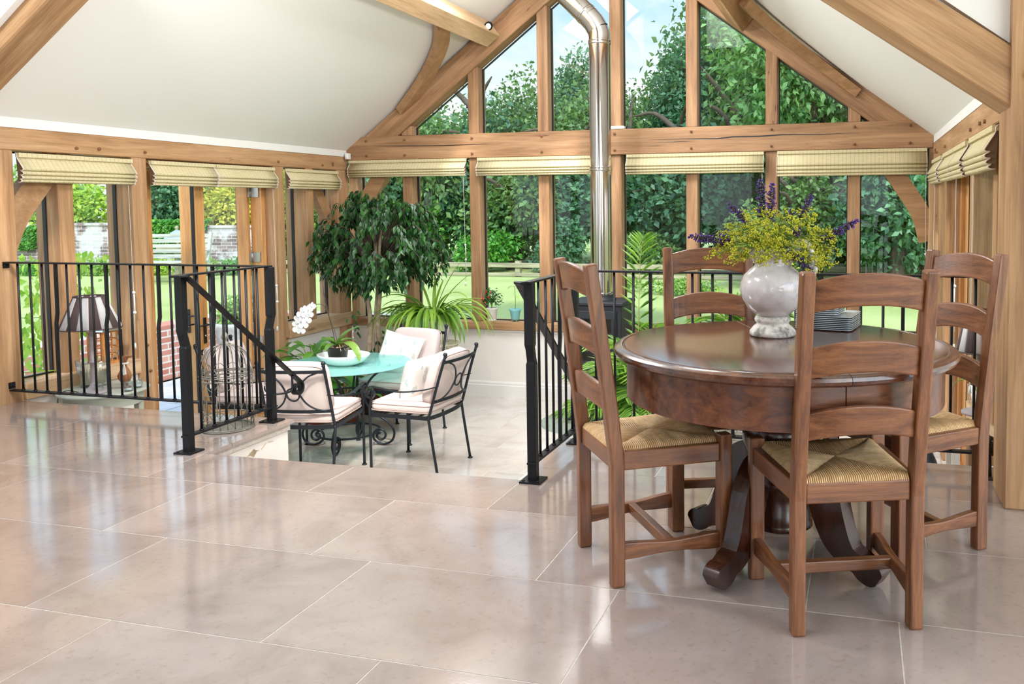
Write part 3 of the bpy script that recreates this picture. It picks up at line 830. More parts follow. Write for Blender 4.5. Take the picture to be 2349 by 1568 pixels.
def door_leaf(nm, hinge, free, z0, z1, label, parent=None):
    """hinge/free: (x,y) ends of the leaf"""
    a = Vector((hinge[0], hinge[1], 0)); b = Vector((free[0], free[1], 0)); t = (b-a).normalized(); n = Vector((-t.y, t.x, 0))
    e = empty(nm, (a.x, a.y, z0), kind='structure', label=label)
    T = .055; S = .10; th = (a-b).length
    def bar(p0, p1, w, h, up, name): timber(name, p0, p1, w, h, 'door_oak', e, up=up, bevel=.004)
    z = Vector((0, 0, 1))
    bar(a+t*S/2+z*z0, a+t*S/2+z*z1, S, T, n, 'stile'); bar(b-t*S/2+z*z0, b-t*S/2+z*z1, S, T, n, 'stile')
    bar(a+t*S+z*(z0+.09), b-t*S+z*(z0+.09), T, .18, z, 'rail'); bar(a+t*S+z*(z1-.05), b-t*S+z*(z1-.05), T, .10, z, 'rail')
    m = MB(); p = [a+t*S+z*(z0+.18), b-t*S+z*(z0+.18), b-t*S+z*(z1-.10), a+t*S+z*(z1-.10)]; m.prism([q-n*.003 for q in p], n*.006); m.build('pane', 'window_glass', e)
    m = MB()
    for i in range(4): m.strap([p[i], p[(i+1) % 4]], .03, .012, up=tuple(n.cross((p[(i+1) % 4]-p[i]).normalized())))
    m.build('gasket', 'seal_black', e)
    return e, a, b, t, n
for X, s, side in ((XL, -1, 'left'), (XR, 1, 'right')):
    xx = X+s*.16
    # frame
    e = empty('door_frame_'+side, (xx, 6.0, ZL), kind='structure', label='light oak frame around the %s' % ('garden doors' if s < 0 else 'folding doors on the other side'))
    x0, x1 = sorted((X+s*.10, X+s*.22))
    post('jamb', x0, x1, 5.275, 5.335, ZL, 1.62, 'z', 'door_oak', e); post('jamb', x0, x1, 6.655, 6.715, ZL, 1.62, 'z', 'door_oak', e)
    post('head', x0, x1, 5.335, 6.655, 1.56, 1.62, 'y', 'door_oak', e)
    m = MB(); m.box(x0, x1, 5.335, 6.655, ZL-.01, ZL+.02); m.build('threshold', 'door_oak', e)
    if s < 0:
        dz = (ZL+.025, 1.555)
        e, a, b, t, n = door_leaf('door_1', (xx, 5.34), (xx, 5.99), *dz, 'shut glazed oak door leaf with black lever handle')
        lever(e, xx+.0275, 5.945, .20, 1, 0, (0, -1, 0)); lever(e, xx-.0275, 5.945, .20, -1, 0, (0, -1, 0))
        e, a, b, t, n = door_leaf('door_2', (xx-.05, 6.62), (xx-.62, 6.42), *dz, 'glazed oak door leaf standing open to the garden')
        lever(e, b.x-t.x*.05-n.x*.03, b.y-t.y*.05-n.y*.03, .20, -n.x, -n.y, (-t.x, -t.y, 0)); lever(e, b.x-t.x*.05+n.x*.03, b.y-t.y*.05+n.y*.03, .20, n.x, n.y, (-t.x, -t.y, 0))
        for z in (1.38, .78, 0.0, -.55):
            m = MB(); m.box(xx-.045, xx+.04, 6.645, 6.653, z-.045, z+.045); m.box(xx-.075, xx-.045, 6.612, 6.650, z-.045, z+.045); m.tube([(xx-.045, 6.642, z-.05), (xx-.045, 6.642, z+.05)], .007, 8); m.build('hinge', 'hinge_steel', e)
    else:
        door_leaf('door_3', (xx, 6.65), (xx, 5.99), ZL+.025, 1.555, 'shut glazed oak leaf in the other side wall')
        e, a, b, t, n = door_leaf('door_4', (xx, 5.34), (xx, 5.98), ZL+.025, 1.555, 'second shut glazed oak leaf in the other side wall')

# ---- roman blinds
def blind(p, wdir, width, z1, z0, nrm, label, drop_cord=None, grp='roman blinds along the windows', folds=3):
    """p: left top point; wdir along the width; nrm into the room"""
    w = Vector(wdir); n = Vector(nrm)
    e = empty('roman_blind', Vector(p)+w*width/2+Vector((0, 0, z0-z1)), math.atan2(w.y, w.x), label=label, cat='blind', group=grp, local=True)
    H = z1-z0; sgn = 1 if (Vector((-w.y, w.x, 0)).dot(n) > 0) else -1
    prof = [(.0, H), (.012, H-.012), (.012, H-.03), (.016, H-.04), (.055, H*.50), (.062, H*.44), (.05, H*.40), (.035, H*.405), (.036, H*.395)]
    prof += [(.058, H*.34), (.062, H*.29), (.05, H*.25), (.034, H*.255), (.035, H*.245), (.050, H*.20), (.056, H*.15), (.045, H*.11), (.03, H*.115), (.031, H*.105), (.044, H*.07), (.044, H*.03), (.03, 0), (.012, 0.0)]
    back = [(.010, H*.03), (.004, H*.5), (.0, H)]
    hw = width/2
    m = MB(); n_ = len(prof); K = 5
    vs = []; 
    for k in range(K+1):
        x = -hw+width*k/K
        for (a, z) in prof: vs.append((x, sgn*a, z+(random.random()-.5)*.002))
    fs = [(k*n_+i, k*n_+i+1, (k+1)*n_+i+1, (k+1)*n_+i) for k in range(K) for i in range(n_-1)]
    m.add(vs, fs, smooth=True)
    f = m.build('fabric', 'blind_fabric', e); sd = f.modifiers.new('th', 'SOLIDIFY'); sd.thickness = .003
    for x in (-hw+.003, hw-.003):   # dark sheets paint the shade inside the end folds, then the pale edging
        m = MB(); m.prism([(x, sgn*a*.93, z) for a, z in prof], (.001*(1 if x < 0 else -1), 0, 0)); m.build('fold_shade', 'blind_fold_shade', e)
    for x in (-hw, hw):
        m = MB(); m.tube([(x, sgn*(a+.001), z) for a, z in prof], .0032, 5); m.build('edging', 'blind_edge', e)
    m = MB(); m.box(-hw, hw, min(0, sgn*.03), max(0, sgn*.03), H-.028, H+.0); m.build('headrail', 'blind_fabric', e)
    if drop_cord:
        x, zb = drop_cord; m = MB()
        m.tube([(x, sgn*.02, H*.1), (x+.01, sgn*.02, zb+.35), (x+.005, sgn*.018, zb)], .0016, 5)
        m.tube([(x+.01, sgn*.02, zb+.35), (x+.016, sgn*.014, zb+.1)], .0016, 5)
        c = m.build('cord', 'cord_white', e)
        m = MB(); m.ball((x+.01, sgn*.02, zb+.40), .012, 8); m.ball((x+.012, sgn*.02, zb+.25), .012, 8); m.tube([(x+.012, sgn*.02, zb+.39), (x+.014, sgn*.02, zb+.26)], .005, 6); m.build('cleat', 'white_plastic', c)
        m = MB(); m.tube([(x+.005, sgn*.018, zb-.02), (x+.005, sgn*.018, zb+.02)], [.009, .006], 8); m.build('cord_pull', 'cord_white', c)
    return e
LB = [(4.24, 5.12, 'cream check roman blind over the window by the left end post', (.40, -1.20)), (5.29, 5.955, 'cream check roman blind above the shut garden door leaf', None),
      (5.965, 6.70, 'cream check roman blind above the open garden door leaf', (.34, -1.3)), (6.875, 7.68, 'short cream check roman blind in the left corner beside the gable', None)]
for a, b, lab, c in LB: blind((XL+.0, a, 1.605), (0, 1, 0), b-a, 1.605, 1.415, (1, 0, 0), lab, c)
RB = [(4.24, 5.12, 'cream blind bunched in thick folds beside the big right post', (.3, -1.2)), (5.29, 5.955, 'cream blind over the near folding leaf on the far side wall', (.2, -1.1)),
      (5.965, 6.70, 'cream blind over the far folding leaf on the side wall', None), (6.875, 7.68, 'small cream blind in the corner to the right of the gable', (.2, -1.1))]
for a, b, lab, c in RB: blind((XR-.0, a, 1.605), (0, 1, 0), b-a, 1.605, 1.40, (-1, 0, 0), lab, c)
GB = [(-5.20, -3.86, 'wide cream blind over the gable windows behind the weeping fig', 1.545), (-3.73, -2.36, 'wide cream blind over the gable windows, between fig and steel flue', 1.54),
      (-2.17, -.86, 'wide cream blind on the gable, just beyond the steel flue', 1.53), (-.735, .565, 'widest cream blind on the gable above the diagonal corner brace', 1.49)]
for i, (a, b, lab, z0) in enumerate(GB): blind((a, YG-.035, 1.722), (1, 0, 0), b-a, 1.722, z0, (0, -1, 0), lab, (.64, -1.1) if i in (0, 2, 3) else None)
# glazing of the near left wall, just outside the photograph
for y in (-1.0, .55, 2.1): trim(post('post', XL-.12, XL+.02, y, y+.12, 0, 2.25), None)
for a, b in ((-.88, .55), (.67, 2.1), (2.22, 3.74)): window([(XL-.05, a, .25), (XL-.05, b, .25), (XL-.05, b, 2.2), (XL-.05, a, 2.2)], (-1, 0, 0))
# ------------------------------------------------------------------ balustrades
def jog_post(e, x, y, z0, z1, dirx, diry, plate=True, w=.042, d=.040, jz=.58, off=.020):
    """square bar with an S-shaped joggle at height jz"""
    D = Vector((dirx, diry, 0))
    pts = [Vector((x, y, z0)), Vector((x, y, jz-.045)), Vector((x, y, jz-.03)), Vector((x, y, jz+.03))+D*off, Vector((x, y, jz+.045))+D*off, Vector((x, y, z1))+D*off]
    if abs(dirx) > .5: ww, hh = d, w
    else: ww, hh = w, d
    sc_ = lambda i: (.85 if i in (2, 3) else 1)
    m = MB(); m.strap(pts, lambda i: d*sc_(i), lambda i: w*sc_(i), up=(1, 0, 0)); m.build('post', 'iron', e, bevel=.003)
    if plate:
        m = MB(); m.box(x-.05, x+.05, y-.05, y+.05, z0-.0, z0+.008); m.tube([(x-.035, y-.035, z0+.008), (x-.035, y-.035, z0+.012)], .006, 6); m.tube([(x+.035, y-.035, z0+.008), (x+.035, y-.035, z0+.012)], .006, 6)
        m.build('foot_plate', 'iron', e)
def baluster(e, x, y, z0, z1, dv=None):
    m = MB()
    if dv is None: m.tube([(x, y, z0), (x, y, z1)], .0068, 8)
    else:
        D = Vector(dv)*.012; zz = z0+(z1-z0)*.58
        m.strap([Vector((x, y, z0)), Vector((x, y, zz-.03)), Vector((x, y, zz))+D*.5, Vector((x, y, zz+.03))+D, Vector((x, y, z1))+D], .016, .016, up=(1, 0, 0))
    m.tube([(x, y, z0-.001), (x, y, z0+.008)], .011, 8)
    m.build('baluster', 'iron', e)
ZT, ZB = .905, .085
def rail_bar(e, pts, name, w=.04, h=.010, up=(0, 0, 1)):
    m = MB(); m.strap(pts, w, h, up=up); return m.build(name, 'iron', e, bevel=.002)
def wall_lug(e, x, y, z, s):
    m = MB(); m.box(min(x, x+s*.008), max(x, x+s*.008), y-.02, y+.02, z-.035, z+.005); m.tube([(x+s*.008, y-.01, z-.018), (x+s*.013, y-.01, z-.018)], .006, 6, caps=True); m.tube([(x+s*.008, y+.01, z-.018), (x+s*.013, y+.01, z-.018)], .006, 6)
    m.build('wall_bracket', 'iron', e)
def balustrade(s, label):
    """s=+1: left one (runs from the left wall), s=-1: right one"""
    if s > 0: xc, xw, xp = -3.30, XL, -3.30
    else: xc, xw, xp = -1.42, XR-.0, -1.42
    yc, yf = 4.14, 3.51
    e = empty('stair_balustrade', (xc, yf, 0), label=label, cat='railing', group='black iron balustrades round the stairwell')
    # rails
    yo = 4.14
    rail_bar(e, [(xw+(.005 if s > 0 else -.005), yo, ZT), (xc+(.021 if s > 0 else -.021), yo, ZT)], 'top_rail')
    rail_bar(e, [(xc, yo, ZT+.0005), (xc, yf-.05, ZT+.0005)], 'top_rail')
    rail_bar(e, [(xw+(.005 if s > 0 else -.005), yo, ZB), (xc, yo, ZB)], 'bottom_rail')
    rail_bar(e, [(xc, yo+.03, ZB+.0005), (xc, yf-.03, ZB+.0005)], 'bottom_rail')
    wall_lug(e, xw, yo-.0, ZT, 1 if s > 0 else -1); wall_lug(e, xw, yo, ZB+.045, 1 if s > 0 else -1)
    # posts
    jog_post(e, xc, yf, 0, ZT-.004, 0, -1 if s > 0 else -1, off=.016)
    jog_post(e, xc, yo, 0, ZT-.004, 1 if s > 0 else -1, 0, off=.014)
    # nose of the top rail beyond the front post
    m = MB(); sgn = -1 if s < 0 else 1
    m.prism([(xc-.02, yf-.05, ZT-.004), (xc+.02, yf-.05, ZT-.004), (xc+.005*sgn+.0, yf-.10, ZT-.004)], (0, 0, .009)); 
    L_ = abs(xw-xc); n = int(round(L_/.1)); k = 0
    for i in range(1, n):
        x = xw+(xc-xw)*i/n
        baluster(e, x, yo, ZB+.004, ZT-.004, (1 if s > 0 else -1, 0, 0) if i % 4 == 0 else None)
    n = 7
    for i in range(1, n):
        y = yf+(yo-yf)*i/n
        baluster(e, xc, y, ZB+.004, ZT-.004, (0, 1, 0) if (s < 0 and i == 4) else None)
    # sloping hand rail on the stair side of the panel, ending in a curl
    hx = xc+.045*s
    a = Vector((hx, yf-.03, ZT+.0)); b = Vector((hx, 4.34, .195))
    d = (b-a).normalized(); nrm = Vector((0, -d.z, d.y))
    pts = [Vector((xc+.0*s, yf-.075, ZT+.001)), Vector((xc+.035*s, yf-.06, ZT+.001)), a+Vector((0, 0, 0)), a+d*.02, b]
    # end scroll
    R0 = .045; sc_pts = []
    c = b-nrm*R0
    ang0 = math.atan2(nrm.z, nrm.y)
    for i in range(1, 22):
        t = i/21; r = R0*(1-.62*t); an = ang0-t*1.5*2*PI*.78
        sc_pts.append(Vector((hx, c.y+math.cos(an)*r, c.z+math.sin(an)*r)))
    full = pts+sc_pts
    ups = []
    for i, p in enumerate(full):
        if i < 3: ups.append((0, 0, 1))
        elif i < len(pts): ups.append(tuple(nrm))
        else: ups.append(tuple((p-c).normalized()))
    m = MB(); m.strap(full, lambda i: .042 if i < len(pts)+8 else .038-.012*(i-len(pts)-8)/14, .011, up=lambda i: ups[i]); m.build('handrail', 'iron', e, bevel=.002)
    m = MB(); yb = 4.27; zb = .905+(yb-3.5)/(4.34-3.5)*(.195-.905)
    m.tube(catmull([(xc+.0*s, yo+.018, zb-.10), (hx, yo+.06, zb-.10), (hx, yb-.015, zb-.10), (hx, yb, zb-.085), (hx, yb, zb-.0)], 3), .006, 8)
    m.build('handrail_bracket', 'iron', e)
    return e
balustrade(1, 'black wrought iron balustrade left of the stair opening, birdcage behind it')
balustrade(-1, 'black wrought iron balustrade behind the round dining table')

# ------------------------------------------------------------------ ladder-back dining chairs
def make_chair(label):
    e = empty('dining_chair', (0, 0, 0), 0, label, 'chair', 'ladder back chairs round the dining table', local=True)
    RW, FW, DP = .176, .205, .1875
    def rx(z): return 0 if z < .40 else -.086*((z-.40)/.67)**1.15
    for s in (-1, 1):
        m = MB(); zs = [0, .30, .40, .47, .60, .75, .90, 1.06]
        m.strap([(s*RW, -DP+rx(z), z) for z in zs], lambda i: .040, lambda i: .046 if i < 5 else .046-.006*(i-4)/3, up=(0, 1, 0))
        m.build('leg', 'chair_wood_z', e, bevel=.006)
        m = MB(); m.strap([(s*FW, DP, z) for z in (0, .2, .477)], .048, .044, up=(0, 1, 0)); m.build('leg', 'chair_wood_z', e, bevel=.006)
    # slats: arched, slightly dished boards
    for (z0, h, hw) in ((.945, .088, RW), (.755, .088, RW), (.572, .082, RW)):
        m = MB(); n = 13; vs = []; w = hw-.016
        for i in range(n):
            u = -1+2*i/(n-1); x = u*w; arch = .024*(1-u*u); bow = -.020*(1-u*u)
            for (zz) in (z0+arch*.85, z0+h+arch):
                y = -DP+rx(zz)+bow
                vs.append((x, y-.010, zz)); vs.append((x, y+.010, zz))
        fs = []
        for i in range(n-1):
            a = i*4; b = a+4
            fs += [(a, b, b+1, a+1), (a+2, a+3, b+3, b+2), (a, a+2, b+2, b), (a+1, b+1, b+3, a+3)]
        fs += [(0, 1, 3, 2), ((n-1)*4, (n-1)*4+2, (n-1)*4+3, (n-1)*4+1)]
        m.add(vs, fs); m.build('back_slat', 'chair_wood_x', e, bevel=.005)
    # seat rails
    zr0, zr1 = .385, .447
    def rail(p, q, ax, nm='seat_rail', w=.026, z0=zr0, z1=zr1):
        m = MB(); P_ = Vector(p); Q_ = Vector(q); m.strap([P_+Vector((0, 0, (z0+z1)/2)), Q_+Vector((0, 0, (z0+z1)/2))], w, z1-z0); m.build(nm, 'chair_wood_'+ax, e, bevel=.005)
    rail((-RW+.02, -DP, 0), (RW-.02, -DP, 0), 'x'); rail((-FW+.02, DP, 0), (FW-.02, DP, 0), 'x')
    for s in (-1, 1): rail((s*(RW+.002), -DP+.02, 0), (s*(FW+.002), DP-.02, 0), 'y')
    # H stretcher with worn, scalloped top edges
    for s in (-1, 1):
        m = MB(); pp = [Vector((s*(RW+(FW-RW)*t), -DP+.018+(2*DP-.036)*t, .115)) for t in [i/12 for i in range(13)]]
        m.strap(pp, .026, lambda i: .046+.010*math.cos(2*PI*i/12), up=(0, 0, 1)); m.build('stretcher', 'chair_wood_y', e, bevel=.004)
    m = MB(); m.strap([(-(RW+FW)/2+.01, .0, .115), ((RW+FW)/2-.01, .0, .115)], .030, .036); m.build('stretcher', 'chair_wood_x', e, bevel=.004)
    # woven rush seat: every strand runs over a rail and in to the diagonal seam
    m = MB(); rr = random.Random(5)
    zc_ = .458; C0 = (0.0, -.01)
    corners = {'fl': (-FW+.028, DP-.006), 'fr': (FW-.028, DP-.006), 'bl': (-RW+.022, -DP+.006), 'br': (RW-.022, -DP+.006)}
    cen = (0, 0)
    def strand(p_edge, outn, p_in, k):
        pe = Vector((p_edge[0], p_edge[1], 0)); pi = Vector((p_in[0], p_in[1], 0)); o = Vector((outn[0], outn[1], 0)); L_ = (pi-pe).length
        zs = [(.0, .430, .010), (.0, .447, .015), (.0, .4585, .006)]
        pts = [pe+o*a+Vector((0, 0, z)) for _, z, a in zs]
        hump = .010*min(1, L_/.12)
        for t in (.15, .45, .75, 1.0):
            z = .4605+hump*math.sin(PI*min(1, t*1.0)*.55+.25)-(.010*t*t if t > .7 else 0)
            pts.append(pe.lerp(pi, t)+Vector((0, 0, z)))
        m.tube(pts, .0030, 5, caps=False, rnd=.42+.36*rr.random())
    def sector(ca, cb, outn, n):
        A = Vector((*ca, 0)); B = Vector((*cb, 0)); Cn = Vector((cen[0], cen[1], 0)); mid = (A+B)/2
        for i in range(n):
            u = (i+.5)/n; pe = A.lerp(B, u)
            # seam point: along A->C or B->C depending on half
            v = u*2 if u < .5 else (1-u)*2
            pi = (A if u < .5 else B).lerp(Cn, v)
            strand(pe, outn, pi, i)
    sector(corners['fl'], corners['fr'], (0, 1), 56); sector(corners['bl'], corners['br'], (0, -1), 48)
    sector(corners['fr'], corners['br'], (1, 0), 54); sector(corners['bl'], corners['fl'], (-1, 0), 54)
    st = m.build('rush_seat', 'rush', e)
    m = MB(); m.prism([(*corners['fl'], .44), (*corners['bl'], .44), (*corners['br'], .44), (*corners['fr'], .44)], (0, 0, .0165)); m.build('seat_padding', 'rush', st)
    return e
def put(e, c0, c1):
    """place by the midpoints of the rear and of the front legs"""
    a, b = Vector((*c0, 0)), Vector((*c1, 0)); mid = (a+b)/2; d = b-a
    e.location = mid; e.rotation_euler = (0, 0, math.atan2(d.y, d.x)-PI/2)
ch = make_chair('nearest ladder-back wooden chair, its back to the viewer, at front of round table')
put(ch, (-.002, 2.487), (-.133, 2.835))
c2 = copy_tree(ch); c2['label'] = 'ladder-back wooden chair at the left of the round table, seen from the side'; put(c2, (-.866, 2.731), (-.5545, 2.957))
c3 = copy_tree(ch); c3['label'] = 'ladder-back wooden chair on the far side of the round table, behind the flower jug'; put(c3, (-.607, 3.53), (-.475, 3.18))
c4 = copy_tree(ch); c4['label'] = 'ladder-back wooden chair at the right of the table, next to the big oak post'; put(c4, (.318, 3.34), (.02, 3.12))

# ------------------------------------------------------------------ round table
TX, TY = -.262, 2.955
t = empty('dining_table', (TX, TY, 0), R(25), 'round dark wooden pedestal table in the right foreground carrying the flower jug', 'table', local=True)
TRr = .585
for s in (-1, 1):   # two half-round leaves meeting at the seam
    m = MB(); n = 48
    prof = [(TRr-.045, .0), (TRr-.018, .002), (TRr-.004, .010), (TRr, .020), (TRr-.003, .030), (TRr-.014, .0365), (TRr-.030, .038), (TRr-.033, .0355), (TRr-.037, .0355), (TRr-.040, .0385), (TRr-.052, .040), (TRr-.30, .0402), (.02, .0402)]
    vs = []; fs = []
    P = len(prof)
    for j in range(n+1):
        a = -PI/2+PI*j/n if s > 0 else PI/2+PI*j/n
        for r, z in prof: vs.append((r*math.cos(a)+s*.0008, r*math.sin(a), .7275+z-.002))
    for j in range(n):
        for i in range(P-1): fs.append((j*P+i, (j+1)*P+i, (j+1)*P+i+1, j*P+i+1))
    # underside and cut face
    cb = len(vs); vs.append((s*.0008, 0, .7255)); ct = len(vs); vs.append((s*.0008, 0, .7657))
    for j in range(n): fs.append((cb, (j+1)*P, j*P)); fs.append((ct, j*P+P-1, (j+1)*P+P-1))
    m.add(vs, fs, smooth=True)
    o = m.build('tabletop', 'table_wood', t)
    o.modifiers.new('es', 'EDGE_SPLIT').split_angle = R(35)
# light brass-like seam strip between the leaves
m = MB(); m.box(-.0012, .0012, -.53, .53, .74, .7652); m.build('seam', 'cord_white', t)
for s in (-1, 1):
    m = MB(); n = 40; ro, ri = .540, .518
    vs = []; fs = []
    for j in range(n+1):
        a = (-PI/2+PI*j/n if s > 0 else PI/2+PI*j/n)
        a = a+(.0035 if j == 0 else (-.0035 if j == n else 0))
        for (r, z) in ((ro, .590), (ro, .7255), (ri, .7255), (ri, .590)): vs.append((r*math.cos(a), r*math.sin(a), z))
    for j in range(n):
        for i in range(4): k = (i+1) % 4; fs.append((j*4+i, (j+1)*4+i, (j+1)*4+k, j*4+k))
    fs.append((0, 1, 2, 3)); fs.append(tuple(n*4+i for i in (3, 2, 1, 0)))
    m.add(vs, fs, smooth=True); o = m.build('apron', 'apron_wood', t); o.modifiers.new('es', 'EDGE_SPLIT').split_angle = R(35)
m = MB()
m.lathe([(.18, .72), (.18, .70), (.12, .695), (.10, .66), (.092, .60), (.090, .56), (.096, .545), (.108, .535), (.110, .525), (.103, .515), (.112, .505), (.128, .485), (.136, .455), (.134, .42), (.120, .375), (.104, .34), (.096, .31), (.102, .30), (.116, .292), (.118, .28), (.110, .272), (.105, .262), (.105, .15), (.112, .145), (.112, .125), (.105, .12), (.0, .12)][::-1], (0, 0, 0), 40, cap=False)
m.build('pedestal', 'pedestal_wood', t)
for k in range(4):
    an = R(-118.5-25+90*k); d = Vector((math.cos(an), math.sin(an), 0)); m = MB()
    # ogee leg : spine points (radius, z, height)
    sp = [(.09, .335, .10), (.125, .345, .105), (.155, .325, .115), (.185, .27, .125), (.205, .205, .12), (.235, .135, .105), (.275, .090, .080), (.315, .072, .070), (.338, .056, .078), (.362, .050, .082), (.380, .042, .070), (.390, .036, .045)]
    cm = catmull([Vector(p) for p in sp], 5); vs = []; side = Vector((-d.y, d.x, 0)); n = len(cm)
    for i, p in enumerate(cm):
        a = cm[max(i-1, 0)]; b = cm[min(i+1, n-1)]; tx, tz = (b.x-a.x), (b.y-a.y); l = math.hypot(tx, tz); nx, nz = -tz/l, tx/l
        h = p.z; w = .032-.002*(i/n)
        top = (p.x+nx*h/2, p.y+nz*h/2); bot = (p.x-nx*h/2, max(.0, p.y-nz*h/2))
        for (r, z), s in ((bot, -1), (bot, 1), (top, 1), (top, -1)): vs.append(d*r+side*(s*w)+Vector((0, 0, max(0, z))))
    fs = [(0, 1, 2, 3), tuple((n-1)*4+i for i in (3, 2, 1, 0))]
    for i in range(n-1):
        for j in range(4): q = (j+1) % 4; fs.append((i*4+j, (i+1)*4+j, (i+1)*4+q, i*4+q))
    m.add(vs, fs, smooth=False); o = m.build('foot', 'pedestal_wood', t, bevel=.006)

# ------------------------------------------------------------------ jug with flowers
JX, JY, JZ = -.305, 3.09, .7665
j = empty('flower_jug', (JX, JY, JZ), 0, 'large white crackle glazed jug with twisted handle on the round table', 'jug', local=True)
m = MB(); m.lathe([(.0, .0), (.078, .0), (.084, .006), (.083, .018), (.070, .034), (.060, .042), (.058, .047), (.064, .053), (.066, .062), (.061, .070), (.050, .074)], (0, 0, 0), 40)
m.build('foot', 'jug_foot', j)
prof = [(.050, .070), (.072, .086), (.095, .108), (.112, .138), (.119, .168), (.117, .196), (.105, .222), (.084, .243), (.068, .254), (.066, .262), (.069, .270), (.067, .276), (.064, .290), (.066, .305), (.072, .318), (.069, .320), (.060, .305), (.058, .285), (.060, .262), (.0, .255)]
def spout(a, i):
    if 12 <= i <= 17:
        d = abs((a-PI+PI) % (2*PI)-PI) if False else abs(math.atan2(math.sin(a-PI), math.cos(a-PI)))
        return 1+.45*max(0, 1-d/.7)**1.5*(i-11)/5
    return 1
m = MB(); m.lathe(prof, (0, 0, 0), 48, wave=spout); m.build('body', 'jug_glaze', j)
m = MB()
hp = catmull([(.055, 0, .300), (.085, 0, .330), (.120, 0, .325), (.142, 0, .290), (.140, 0, .250), (.125, 0, .215), (.108, 0, .195)], 8)
n = len(hp)
for ph in (0, PI):
    pts = []
    for i, p in enumerate(hp):
        a = hp[max(i-1, 0)]; b = hp[min(i+1, n-1)]; tt = (b-a).normalized(); nn = Vector((0, 1, 0)); bb = tt.cross(nn); an = ph+i/n*2*PI*1.1
        pts.append(p+(nn*math.cos(an)+bb*math.sin(an))*.0105)
    m.tube(pts, .0125, 10)
m.build('handle', 'jug_glaze', j)
for o in (): pass
# flowers (a thing of their own, standing in the jug)
fe = empty('flower_bouquet', (JX, JY, JZ+.262), 0, 'bouquet of lime green sprays and purple flower spikes standing in the jug', 'flowers', local=True)
rr = random.Random(21)
# lime froth: many tiny florets on branching stems
P_, U_, S_ = [], [], []
stems = MB(); fl_ = MB(); lv_P, lv_U, lv_N, lv_S = [], [], [], []
def floret(c, r):
    fl_.ball(c, r, 5, rr.random())
tips = []
for k in range(120):
    az = rr.uniform(0, 2*PI); el = rr.betavariate(1.5, 1.9)*1.62-.22
    rad = rr.uniform(.11, .25)*(1.0 if el > .3 else .9)
    d = Vector((math.cos(az)*math.cos(el), math.sin(az)*math.cos(el)*.8, math.sin(el)*.72))
    tip = Vector((d.x*rad*1.0, d.y*rad, .03+d.z*rad*1.0))
    root = Vector((rr.uniform(-.02, .02), rr.uniform(-.02, .02), -.02))
    mid = Vector((tip.x*.45, tip.y*.45, .05+max(tip.z, .0)*.6))
    stems.tube(catmull([root, mid, tip], 4), .0011, 4, caps=False)
    for b in range(7):
        q = tip+Vector((rr.gauss(0, .016), rr.gauss(0, .014), rr.gauss(0, .011)))
        stems.tube([tip.lerp(mid, .22), q], .0006, 3, caps=False)
        for f in range(8):
            c = q+Vector((rr.gauss(0, .0055), rr.gauss(0, .0055), rr.gauss(0, .004)))
            floret(c, rr.uniform(.0018, .0034))
    if k % 3 == 0:
        lv_P.append(mid); lv_U.append((d.x, d.y, rr.uniform(-.3, .4))); lv_N.append((rr.gauss(0, .3), rr.gauss(0, .3), 1)); lv_S.append(rr.uniform(.03, .055))
stems.build('stems', 'stem_green', fe); fl_.build('lime_sprays', 'lime_flower', fe)
leaf_cloud('leaves', lv_P, lv_U, lv_N, lv_S, 'leaf_border', fe, (0, 0, 0), .7)
# purple spikes at the places seen
spk = [((-.30, -.02, .100), (-.085, 0, .06), .15), ((-.165, .03, .215), (-.09, .02, .14), .10), ((-.045, 0, .300), (-.035, 0, .15), .13), ((.002, -.03, .285), (-.01, -.02, .14), .13),
       ((.13, .05, .245), (.085, .03, .13), .09), ((.065, .05, .195), (.04, .03, .11), .05), ((.295, 0, .155), (.12, .0, .055), .14), ((.145, -.05, -.035), (.06, -.04, .045), .13), ((-.19, -.02, .105), (-.12, 0, .05), .06), ((.10, -.02, .14), (.06, 0, .08), .05)]
for tip, mid, ln in spk:
    tip = Vector(tip); mid = Vector(mid); root = Vector((0, 0, -.01))
    path = catmull([root, mid, tip], 10)
    sm = MB(); sm.tube(path, .0016, 5, caps=False); so = sm.build('flower_spike', 'stem_green', fe)
    cal = MB(); pet = MB()
    # distances from the tip
    L_ = 0; seg = [(tip, (path[-1]-path[-2]).normalized())]
    acc = 0; i = len(path)-1; pos = []
    while i > 0 and acc < ln:
        pos.append((path[i], (path[i]-path[i-1]).normalized(), acc)); acc += (path[i]-path[i-1]).length; i -= 1
    d_ = 0
    while d_ < ln:
        # sample point
        acc = 0; i = len(path)-1; q = path[-1]; tt = (path[-1]-path[-2]).normalized()
        while i > 0 and acc+(path[i]-path[i-1]).length < d_: acc += (path[i]-path[i-1]).length; i -= 1
        if i > 0: tt = (path[i]-path[i-1]).normalized(); q = path[i]-tt*(d_-acc)
        wd = .006+.011*min(1, d_/.03)
        for w in range(9):
            v = tt.orthogonal().normalized(); v.rotate(Matrix.Rotation(rr.uniform(0, 2*PI), 3, tt))
            c = q+v*wd*rr.uniform(.35, 1)+tt*rr.uniform(-.003, .006)
            cal.tube([q, c], [.0016, .0026], 4, rnd=rr.random())
            if rr.random() < .6: pet.ball(c+v*.003+tt*.002, rr.uniform(.002, .0036), 5, rr.random())
        d_ += .0085
    cal.build('calyx', 'plum_calyx', so); pet.build('petals', 'purple_flower', so)

